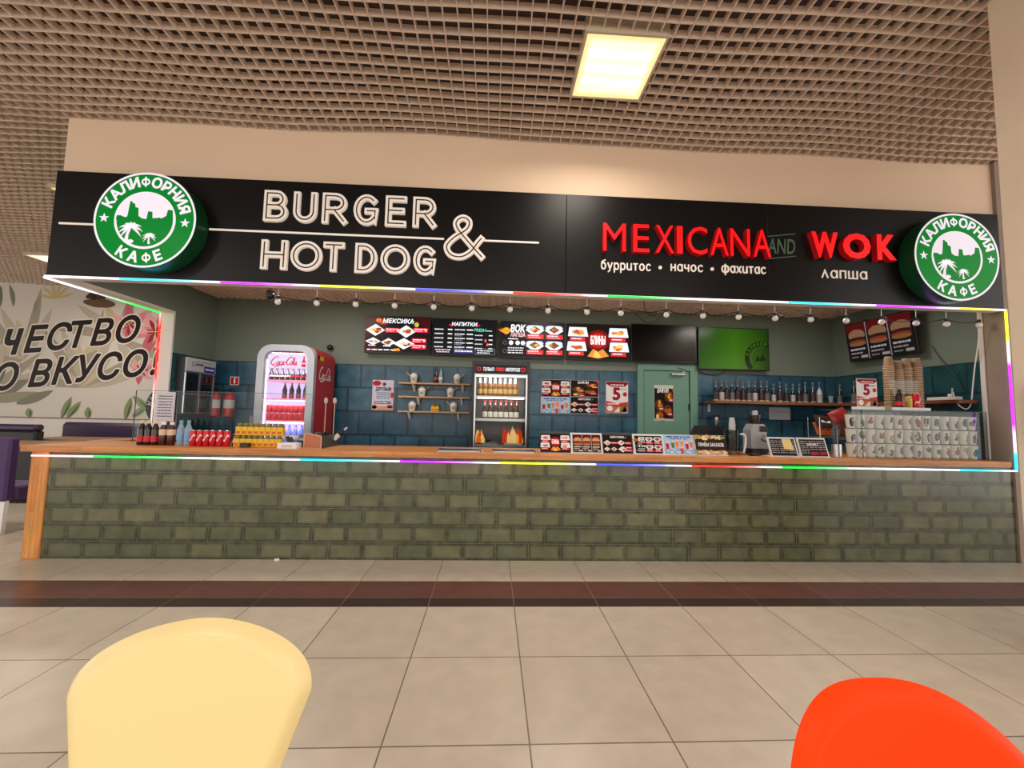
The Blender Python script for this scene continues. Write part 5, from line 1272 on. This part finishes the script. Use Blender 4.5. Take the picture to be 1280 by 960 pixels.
tag(G().box(-.06, .06, -.035, .035, 0, .025, b=.008).build('phone', dark, None, (2.64, 4.0, CT), .3), 'black handset lying on the counter right of the pitcher', 'handset')
tag(G().box(-.16, .16, -.11, .11, 0, .018, b=.005).build('serving_tray', mat('grey_brown_tray', (104, 92, 82), .4), None, (2.62, 4.22, CT-.0005)), 'low grey tray under the upside-down plastic cups', 'tray') if False else None
t = thing('straw_holder', 'steel cup full of black straws at the left of the cup case', 'straw holder', (3.50, 4.0, CT))
G().lathe([(.042, 0), (.045, .004), (.045, .13), (.042, .13), (.041, .006), (.002, .005)], n=18, cap=False).build('cup', steel, t)
g = G()
for k in range(6): g.lathe([(.0455, .02+k*.018), (.0465, .024+k*.018), (.0455, .028+k*.018)], n=18, cap=False)
g.build('ribs', steel, t)
r = random.Random(9); strm = mat('black_straw', (44, 44, 50), .3); strg = mat('grey_straw', (110, 112, 120), .3)
for k in range(26):
    a = r.uniform(0, 2*PI); q = r.uniform(.005, .03); l_ = r.uniform(.27, .34); d = r.uniform(.4, 1.9)
    tag(G().tube([(q*.5*math.cos(a), q*.5*math.sin(a), .008), (q*math.cos(a)*1.0, q*math.sin(a), .12), (q*math.cos(a)*(1+d), q*math.sin(a)*(1+d)*.6, l_)], .0032, 5).build('straw', strm if k % 3 else strg, None, (3.50, 4.0, CT)), 'thin dark drinking straw standing in the ribbed steel cup', 'straw', 'dark straws in the steel cup')
# snack packets
sr = thing('snack_rack', 'low wire rack of snack packets behind the straw cup', 'rack', (3.68, 4.27, CT))
g = G()
for x in (-.19, .15):
    for y in (-.08, .08): g.tube([(x, y, 0), (x, y, .40)], .004, 6)
for z in (.03, .19): 
    for y in (-.08, .08): g.tube([(-.19, y, z), (.15, y, z)], .004, 6)
    for x in (-.19, .15): g.tube([(x, -.08, z), (x, .08, z)], .004, 6)
    for k in range(4): g.tube([(-.19, -.06+.04*k, z), (.15, -.06+.04*k, z)], .003, 5)
g.build('wire_frame', steel, sr)
pk = [mat('packet_brown', (112, 62, 34), .35, noise=.6, nscale=22), mat('packet_orange', (176, 84, 36), .35, noise=.6, nscale=22), mat('packet_dark', (48, 26, 22), .35, noise=.6, nscale=22), mat('packet_red', (150, 34, 34), .35, noise=.4, nscale=22)]
def packet(label, x, z, m, rz, w=.20):
    g = G(); n = 8; vs = []
    for i in range(n+1):
        for j in range(n+1):
            u, v = i/n*2-1, j/n*2-1; b = max(0, (1-abs(u)**3))*max(0, 1-abs(v)**3)
            vs.append((u*w/2, v*.075, .026*b))
    N = len(vs); vs += [(a, b, -c) for a, b, c in vs]; fs = []
    for i in range(n):
        for j in range(n):
            q = (i*(n+1)+j, (i+1)*(n+1)+j, (i+1)*(n+1)+j+1, i*(n+1)+j+1); fs += [q, tuple(k+N for k in q[::-1])]
    g.add(vs, fs, 0, True)
    t = tag(g.build('snack_packet', m, None, (x, 4.24, z), rot=(1.1, rz, 0)), label, 'snack packet', 'snack packets in the wire rack')
    G().box(-w*.25, w*.25, -.025, .0, .0235, .0255).build('label_strip', lidm if m is pk[2] else pk[3], t)
for lab, x, z, m, rz in (('brown snack packet lying lowest left in the wire rack', 3.575, 1.255, pk[1], .05), ('orange snack packet lying lowest right in the wire rack', 3.75, 1.26, pk[0], -.1), ('dark snack packet with white strip in the middle of the rack', 3.58, 1.335, pk[2], .1), ('brown snack packet tilted in the right of the rack', 3.74, 1.345, pk[0], -.3), ('red snack packet on top of the rack pile', 3.76, 1.40, pk[3], -.4)): packet(lab, x, z, m, rz)

# ------------------------------------------------------------------ glass case of printed paper cups
gc = thing('glass_case', 'glass display case filled with rows of white printed cups', 'display case', (0, 0, CT))
CX0, CX1, CY0, CY1, CZ = 3.635, 5.07, 3.95, 4.38, .485
for nm, q in (('front_pane', (CX0, CX1, CY0, CY0+.005, .001, CZ-.005)), ('back_pane', (CX0+.24, CX1, CY1-.005, CY1, .001, CZ-.005)), ('side_pane', (CX1-.005, CX1, CY0+.005, CY1-.005, .001, CZ-.005)), ('top_pane', (CX0, CX1, CY0, CY1, CZ-.005, CZ))):
    G().box(*q).build(nm, GLASS, gc)
g = G(); e = .0022
for y in (CY0, CY1): g.box(CX0, CX1, y-e, y+e, CZ-e, CZ+e)
for x, y in ((CX1, CY0), (CX1, CY1), (3.735, CY0)): g.box(x-e, x+e, y-e, y+e, 0, CZ)
for x in (CX0, CX1): g.box(x-e, x+e, CY0, CY1, CZ-e, CZ+e)
g.build('edge_strips', GLASS_EDGE, gc)
for z in (.148, .296): G().box(CX0+.01, CX1-.006, CY0+.006, CY0+.16, z-.004, z).build('shelf', GLASS, gc)
cupm = mat('white_paper_cup', (222, 216, 206), .55); inkm = mat('dark_sketch_ink', (58, 54, 54), .6); inkr = mat('red_sketch_ink', (150, 48, 56), .6); inkb = mat('blue_sketch_ink', (72, 82, 120), .6); inko = mat('ochre_sketch_ink', (170, 130, 80), .6)
cup_me = None
def cup_r(z): return .035+.0115*z/.135
def paper_cup(label, x, y, z, sd):
    global cup_me
    if cup_me is None:
        o = G().lathe([(.033, 0), (.035, .002), (.0462, .133), (.0485, .134), (.0485, .138), (.0455, .138), (.034, .008), (.002, .006)], n=20, cap=False).build('paper_cup', cupm, None, (x, y, z)); cup_me = o.data
    else:
        o = bpy.data.objects.new('paper_cup', cup_me); COL.objects.link(o); o.location = (x, y, z)
    tag(o, label, 'cup', 'white printed cups in the glass case')
    r = random.Random(sd); g = G()
    def mark(pts, w):
        p2 = [(a*.04, b) for a, b in pts]; v, f, _ = strip(p2, w)
        vs = []
        for a, b in v:
            b = min(max(b, .01), .125); R = cup_r(b)+.0008; an = -PI/2+a/.04*1.0
            vs.append((R*math.cos(an), R*math.sin(an), b))
        g.add(vs, f)
    cx, cz = r.uniform(-.35, .35), r.uniform(.05, .085)
    for k in range(r.randint(5, 9)):
        a0 = r.uniform(0, 6); rx, rz_ = r.uniform(.12, .45), r.uniform(.01, .035); dx, dz = r.uniform(-.25, .25), r.uniform(-.02, .02)
        mark([(cx+dx+rx*math.cos(a0+i*.55), cz+dz+rz_*math.sin(a0+i*.55)) for i in range(r.randint(5, 9))], r.uniform(.004, .016))
    g.build('sketch', r.choice([inkm, inkm, inkm, inkm, inkr, inkb, inko]), o)
    return o
ROWN = ('bottom', 'middle', 'top')
for rw in range(3):
    for i in range(14):
        paper_cup('white printed cup in the glass case, %s row, %s' % (ROWN[rw], nth(i, 14)), 3.685+i*.1005, 4.03, CT+.001+rw*.148, rw*50+i)
# things standing on the case
CTZ = CT+CZ
t = thing('promo_sign', 'small white sign with a crimson numeral 5 on top of the glass case', 'sign', (3.97, 4.12, CTZ))
G().box(-.14, .14, -.05, .05, 0, .035, b=.003).build('base', lidm, t); G().box(-.115, .11, .002, .006, .035, .335).build('panel', lidm, t)
cv = Canvas(.22, .29); c_five(cv); cv.build('artwork', PRINT, t, (-.113, .0, .04))
t = thing('sample_tray', 'white tray with clear acrylic back carrying three sample drinks', 'tray', (4.39, 4.08, CTZ))
G().box(-.18, .18, -.05, .05, 0, .035, b=.003).build('base', lidm, t); G().box(-.17, .17, .044, .048, .035, .33).build('acrylic_back', GLASS, t)
for x in (-.17, .17): G().box(x-.0015, x+.0015, .043, .049, .035, .33).build('acrylic_edge', mat('tan_edge', (170, 140, 105), .4), t)
bottle('cola_bottle', 'dark cola bottle with red label on the sample tray', 'bottle', (4.285, 4.08, CTZ+.035), [(.034, 0), (.038, .008), (.038, .07), (.034, .09), (.036, .12), (.016, .16), (.015, .18)], colam, dark, redlab, lz=(.02, .065))
can('yellow drink can between bottle and red can on the sample tray', (4.38, 4.08, CTZ+.035), None, r=.03, h=.12, m=mat('yellow_can', (206, 180, 60), .35, noise=.3, nscale=45), band=False)
can('red drink can standing on the right of the sample tray', (4.465, 4.08, CTZ+.035), None, r=.036, h=.15)
kraft = mat('kraft_cup', (140, 110, 82), .6, noise=.06, nscale=20); rimw = mat('cup_base_rim', (215, 205, 190), .6)
KP = {}
def kraft_cup(x, y, z, s, label, first):
    key = s
    if key not in KP:
        t = thing('kraft_cup', label, 'cup', (x, y, z), 'stacked kraft cups on the glass case')
        b = G().lathe([(.047*s, .008), (.036*s, .108), (.034*s, .110), (.002, .106)], n=18, cap=False).build('body', kraft, t); lp = G().lathe([(.048*s, .001), (.053*s, .004), (.053*s, .008), (.047*s, .0085)], n=18, cap=False).build('lip', mat('kraft_lip', (214, 186, 152), .6), t)
        rm = G().lathe([(.0355*s, .103), (.0362*s, .110), (.033*s, .112)], n=18, cap=False).build('base_rim', rimw, t)
        KP[key] = (t, b, rm, lp)
    else:
        t0, b0, r0, l0 = KP[key]; t = t0.copy(); COL.objects.link(t); t.location = (x, y, z); t['label'] = label
        for c in (b0, r0, l0): q = c.copy(); COL.objects.link(q); q.parent = t
    return t
for si, (x, s, top_z, n) in enumerate(((4.32, .95, 2.055, 25), (4.425, .95, 2.012, 23), (4.52, 1.0, 2.038, 24), (4.63, 1.12, 2.045, 24))):
    st = (top_z-.11-CTZ)/(n-1)
    for k in range(n): kraft_cup(x, 4.22, CTZ+k*st, s, 'kraft cup in the %s stack, %s' % (('leftmost kraft', 'second kraft', 'third kraft', 'rightmost kraft')[si]+' cup', nth(n-1-k, n, 'top')), k == 0)
tag(G().box(-.035, .035, -.035, .035, 0, .05, b=.003).build('lid_box', mat('kraft_box', (170, 150, 124), .6), None, (4.16, 4.12, CTZ)), 'little kraft box between promo sign and sample tray', 'box')

# ------------------------------------------------------------------ mural and seating far left
M0, M1, MZ0, MZ1 = -15.0, -5.0, 1.05, 4.05
cv = Canvas(M1-M0, MZ1-MZ0, eps=.0004)
mp = lambda x, z: ((x-M0)/(M1-M0), (z-MZ0)/(MZ1-MZ0))
cv.rect(0, 0, 1, 1, (206, 198, 188))
def leaf(x, z, a, ln, w, col, bend=0):
    n = 8; a = math.radians(a); pts = []
    for i in range(n+1):
        t = i/n; pts.append((x+ln*t*math.cos(a)-bend*t*t*math.sin(a), z+ln*t*math.sin(a)+bend*t*t*math.cos(a)))
    v, f, _ = strip([cv.P(*mp(*p)) for p in pts], [w*max(.03, math.sin(PI*(.06+.94*i/n))**.8) for i in range(n+1)]); cv._add(v, f, col)
B1, B2, B3 = (182, 171, 152), (160, 150, 132), (194, 178, 146)
cv.L = 1
for cx, cz, cnt, ln, a0, a1 in ((-9.3, 1.75, 11, 1.5, 10, 170), (-10.6, 2.3, 8, 1.4, 60, 175), (-8.6, 2.9, 9, 1.2, -60, 200), (-11.4, 1.5, 8, 1.3, 20, 120), (-12.6, 2.0, 9, 1.6, 0, 170)):
    for i in range(cnt):
        cv.L += .12; leaf(cx, cz, a0+(a1-a0)*i/(cnt-1), ln*(.95+.3*math.sin(i*2.1)), .21, (B1, B2, B3)[i % 3], .15)
cv.L = 8
for i, (x, z, a, ln, w) in enumerate(((-11.3, 1.45, 20, 1.0, .3), (-11.3, 1.4, 5, 1.2, .22), (-11.4, 1.5, 45, .8, .25), (-10.6, 1.35, 15, .8, .2), (-11.6, 2.2, 65, .7, .22), (-11.3, 3.3, 75, .7, .16), (-10.9, 3.55, 95, .5, .1), (-10.4, 3.7, 250, .3, .08))):
    cv.L += .15; leaf(x, z, a, ln, w, ((122, 124, 104), (146, 142, 120), (110, 110, 94))[i % 3], .1)
for x, z, a, ln in ((-9.62, 1.05, 70, .5, ), (-9.5, 1.05, 55, .45), (-9.05, 1.05, 95, .25), (-8.25, 1.05, 80, .5), (-8.1, 1.1, 40, .4), (-7.75, 1.25, 140, .5), (-10.3, 1.05, 100, .2)):
    cv.L += .15; leaf(x, z, a, ln, .16, (128, 142, 96)); cv.L += .1; leaf(x+.03, z, a, ln*.8, .04, (74, 86, 58))
cv.L = 11
for i, (x, z, a, ln) in enumerate(((-9.35, 3.8, 20, .5), (-9.4, 3.7, -5, .7), (-9.2, 3.75, 60, .35), (-8.95, 3.7, 120, .4), (-8.7, 3.65, 175, .5))): cv.L += .15; leaf(x, z, a, ln, .2, ((74, 56, 44), (104, 82, 62), (56, 44, 36))[i % 3])
for i in range(6): cv.L += .1; leaf(-10.0, 3.75, 20+i*30, .42, .06, (196, 176, 118))
for cx, cz, s, a0 in ((-7.75, 3.05, .95, 0), (-8.35, 3.2, .75, 30), (-7.5, 2.35, .7, 60), (-8.0, 2.15, .5, 10)):
    for i in range(6): cv.L += .08; leaf(cx, cz, a0+i*60, .62*s, .27*s, ((206, 128, 136), (190, 96, 110), (222, 158, 158))[i % 3], .08)
    for i in range(6): cv.L += .05; leaf(cx, cz, a0+i*60, .34*s, .10*s, (142, 44, 62))
    for i in range(4): cv.L += .05; leaf(cx, cz, a0+20+i*80, .3*s, .025*s, (232, 200, 120))
ink2 = (34, 24, 18)
base_L = cv.L+1
def mural_line(items, slope, xr, zr, h):
    for ch, x in items:
        for lay, bold, col in ((0, .075, (222, 214, 204)), (1, .03, ink2)):
            vs, fs, x0, x1, _ = bold_geo(ch, bold, .22); cv.L = base_L+lay*5
            z = zr+(x-xr)*slope
            cv._add([cv.P(*mp(x+(a-(x0+x1)/2)*h*.90, z+b*h+(a-(x0+x1)/2)*h*slope*.6)) for a, b in vs], fs, col, len(text_geo(ch, 0.0, .22)[0]))
mural_line((('К', -12.1), ('А', -11.45), ('Ч', -10.84), ('Е', -10.33), ('С', -9.83), ('Т', -9.38), ('В', -8.92), ('О', -8.36)), .143, -10.45, 2.50, .56)
mural_line((('О', -10.88), ('В', -10.16), ('К', -9.63), ('У', -9.15), ('С', -8.68), ('О', -8.13), ('!', -7.70)), .135, -10.2, 1.74, .56)
cv.L = base_L+9; x, z = mp(-7.35, 1.35); cv.circ(x, z, .048, (30, 26, 24), 28); cv.L += 1; cv.ring(x, z, .03, .02, (220, 214, 206))
for i, ch in enumerate('КАЛИФОРНИЯ'):
    a = math.radians(170-i*16); vs, fs, x0, x1, _ = bold_geo(ch, .03); h = .11
    c0 = Vector((-7.35+.39*math.cos(a), 1.35+.39*math.sin(a))); tx = Vector((math.sin(a), -math.cos(a))); up = Vector((math.cos(a), math.sin(a)))
    cv._add([cv.P(*mp(*(c0+tx*(u-(x0+x1)/2)*h+up*(w-.5)*h))) for u, w in vs], fs, (226, 220, 212))
mu = thing('mural', 'large botanical mural with slanted dark slogan on the far left wall', 'mural', (M0, MY-.004, MZ0))
G().box(0, M1-M0, 0, .003, 0, MZ1-MZ0).build('panel', mat('mural_panel', (206, 198, 188), .6), mu)
cv.build('artwork', PRINT, mu, (0, -.001, 0))
G().box(0, M1-M0, -.012, .003, -.02, 0).build('lower_trim', mat('thin_grey_trim', (96, 92, 92), .6), mu)

purple = mat('purple_upholstery', (70, 40, 96), .55, noise=.1, nscale=30); blackup = mat('black_upholstery', (24, 26, 28), .5, noise=.1, nscale=20); purpled = mat('dark_purple_vinyl', (52, 30, 66), .4, noise=.1, nscale=20)
t = thing('upholstered_chair', 'purple upholstered chair with white legs cut by the left edge', 'chair', (-5.30, 4.6, 0))
G().box(-.30, .31, -.10, .0, .33, .985, b=.02).build('backrest', purple, t); G().box(-.30, .31, .0, .42, .33, .47, b=.02).build('seat', purple, t)
for x in (-.26, .27):
    for y in (-.06, .37): G().prism([(x-.016, 0), (x+.016, 0), (x+.024, .335), (x-.024, .335)], y-.02, y+.02).build('leg', lidm, t)
t = thing('booth_bench', 'black booth bench with purple top cushion at the far left', 'bench', (-7.75, 6.5, 0))
G().box(-.95, .88, 0, .14, .0, .93, b=.02).build('backrest', blackup, t); G().box(-.95, .87, .0, .15, .93, 1.03, b=.03).build('top_cushion', purpled, t); G().box(-.95, .35, .14, .68, 0, .40, b=.02).build('base', blackup, t); G().box(-.95, .36, .15, .70, .40, .49, b=.03).build('seat', purpled, t)
t = thing('booth_bench', 'purple booth bench behind the wooden table near the mural', 'bench', (-7.0, 7.75, 0))
G().box(-.72, .68, -.06, .10, .42, 1.03, b=.05).build('backrest', purpled, t); G().box(-.72, .68, .10, .62, .34, .47, b=.03).build('seat', purpled, t); G().box(-.70, .66, -.04, .60, 0, .34).build('base', blackup, t)
tw = wood_mat('table_wood', (150, 108, 76), (166, 122, 88), 'X', (.9, .08))
for lab, x, y, w, d in (('wooden cafe table nearest the left end of the counter', -6.42, 6.1, .48, .28), ('wooden cafe table in front of the purple bench', -6.6, 7.0, .68, .3)):
    t = thing('cafe_table', lab, 'table', (x, y, 0), 'wooden cafe tables')
    G().box(-w, w, -d, d, .765, .805, b=.004).build('tabletop', tw, t)
    G().lathe([(.03, .02), (.03, .765)], n=12).build('pedestal', dark, t); G().box(-.22, .22, -.2, .2, 0, .02, b=.005).build('base', dark, t)

# ------------------------------------------------------------------ small box on the pillar
t = thing('metal_box', 'dark red box on the pillar at the right edge of the picture', 'wall box', (3.136, 2.027, 1.28), rz=-PI/2)
G().box(-.19, .25, -.05, 0, 0, .30, b=.006).build('body', mat('dark_red_box', (62, 22, 20), .4), t); G().box(-.16, .22, -.056, -.05, .02, .28, b=.002).build('door', mat('darker_red_door', (48, 18, 18), .4), t); G().box(.17, .19, -.064, -.056, .12, .18).build('handle', steel, t)
tag(G().box(-.02, .02, -.004, .004, 0, .02, b=.003).build('paper_scrap', lidm, None, (-1.88, FY-.03, 0), .4), 'tiny white paper scrap on the floor against the counter', 'scrap')

# ------------------------------------------------------------------ shell chairs in the foreground
def shell_chair(label, p, col_m, leg_m):
    cx, cy, yaw, lean, Wd, zm, H, n_, m_, k, tp = p
    t = thing('shell_chair', label, 'chair', (cx, cy, 0), None, yaw)
    NC = 28; rows = []
    for i in range(15): rows.append(.47+(zm-.47)*i/15)
    for i in range(31): rows.append(zm+H*math.sin(PI/2*i/30.7))
    def hw_(z): return Wd-tp*(zm-z) if z <= zm else Wd*max(0, 1-((z-zm)/H)**m_)**(1/n_)
    prof = [(hw_(z), z) for z in rows]; edge = [(a, z) for a, z in prof]+[(0, prof[-1][1])]
    def dist(x, z):
        best = 9; x = abs(x)
        for (a, b), (c, d) in zip(edge, edge[1:]):
            ux, uz = c-a, d-b; L2 = ux*ux+uz*uz+1e-12; q = max(0, min(1, ((x-a)*ux+(z-b)*uz)/L2)); best = min(best, math.hypot(x-a-q*ux, z-b-q*uz))
        return best
    vs = []; seat = []
    # seat, front to back, then the bend, then the backrest
    w0 = prof[0][0]; yb = 0
    for i in range(13):
        q = i/12; seat.append((w0*(.84+.16*min(1, q*1.6)), -.40+.34*q, .415+.02*(1-q)**2-.05*max(0, .18-q)*5*(.18-q)/.18))
    for i in range(1, 6):
        a = PI/2*i/6; seat.append((w0*1.0, -.06+.064*math.sin(a), .415+.05*(1-math.cos(a))))
    for (w_, y, z) in seat:
        for j in range(NC+1):
            s_ = -1+2*j/NC; x = s_*w_; vs.append((x, y-k*.4*x*x*0, z+.35*abs(s_)**3*.05))
    for w_, z in prof:
        for j in range(NC+1):
            s_ = -math.cos(PI*j/NC); x = s_*w_; d = dist(x, z); roll = .030*(1-d/.025)**1.25 if d < .025 and z > .56 else 0
            vs.append((x, -k*x*x+lean*(z-.45)+roll, z))
    nr = len(vs)//(NC+1); fs = [(i*(NC+1)+j, i*(NC+1)+j+1, (i+1)*(NC+1)+j+1, (i+1)*(NC+1)+j) for i in range(nr-1) for j in range(NC)]
    o = G().add(vs, fs, 0, True).build('shell', col_m, t, sharp=60)
    so = o.modifiers.new('thickness', 'SOLIDIFY'); so.thickness = .006; so.offset = -1
    for sx in (-1, 1):
        for y0, y1 in ((-.30, -.38), (-.05, .06)): G().tube([(sx*.12, y0, .405), (sx*.21, y1, 0)], .012, 8, r2=.010).build('leg', leg_m, t)
    G().tube([(-.13, -.29, .37), (.13, -.05, .37)], .007, 6).tube([(.13, -.29, .37), (-.13, -.05, .37)], .007, 6).build('brace', dark, t)
    return t
cream = mat('cream_plastic', (234, 212, 152), .35, noise=.02, spec=.35); orange = mat('orange_plastic', (252, 62, 0), .45, noise=.01, spec=.1)
legw = mat('chair_leg', (150, 150, 152), .3, .8)
shell_chair('cream plastic shell chair in the left foreground', (-.657, .917, .01, .231, .262, .708, .139, 1.701, 2.29, .208, .321), cream, legw)
shell_chair('bright orange plastic shell chair in the right foreground', (.742, .662, .037, .245, .266, .590, .262, 2.729, 2.124, 1.033, .364), orange, legw)
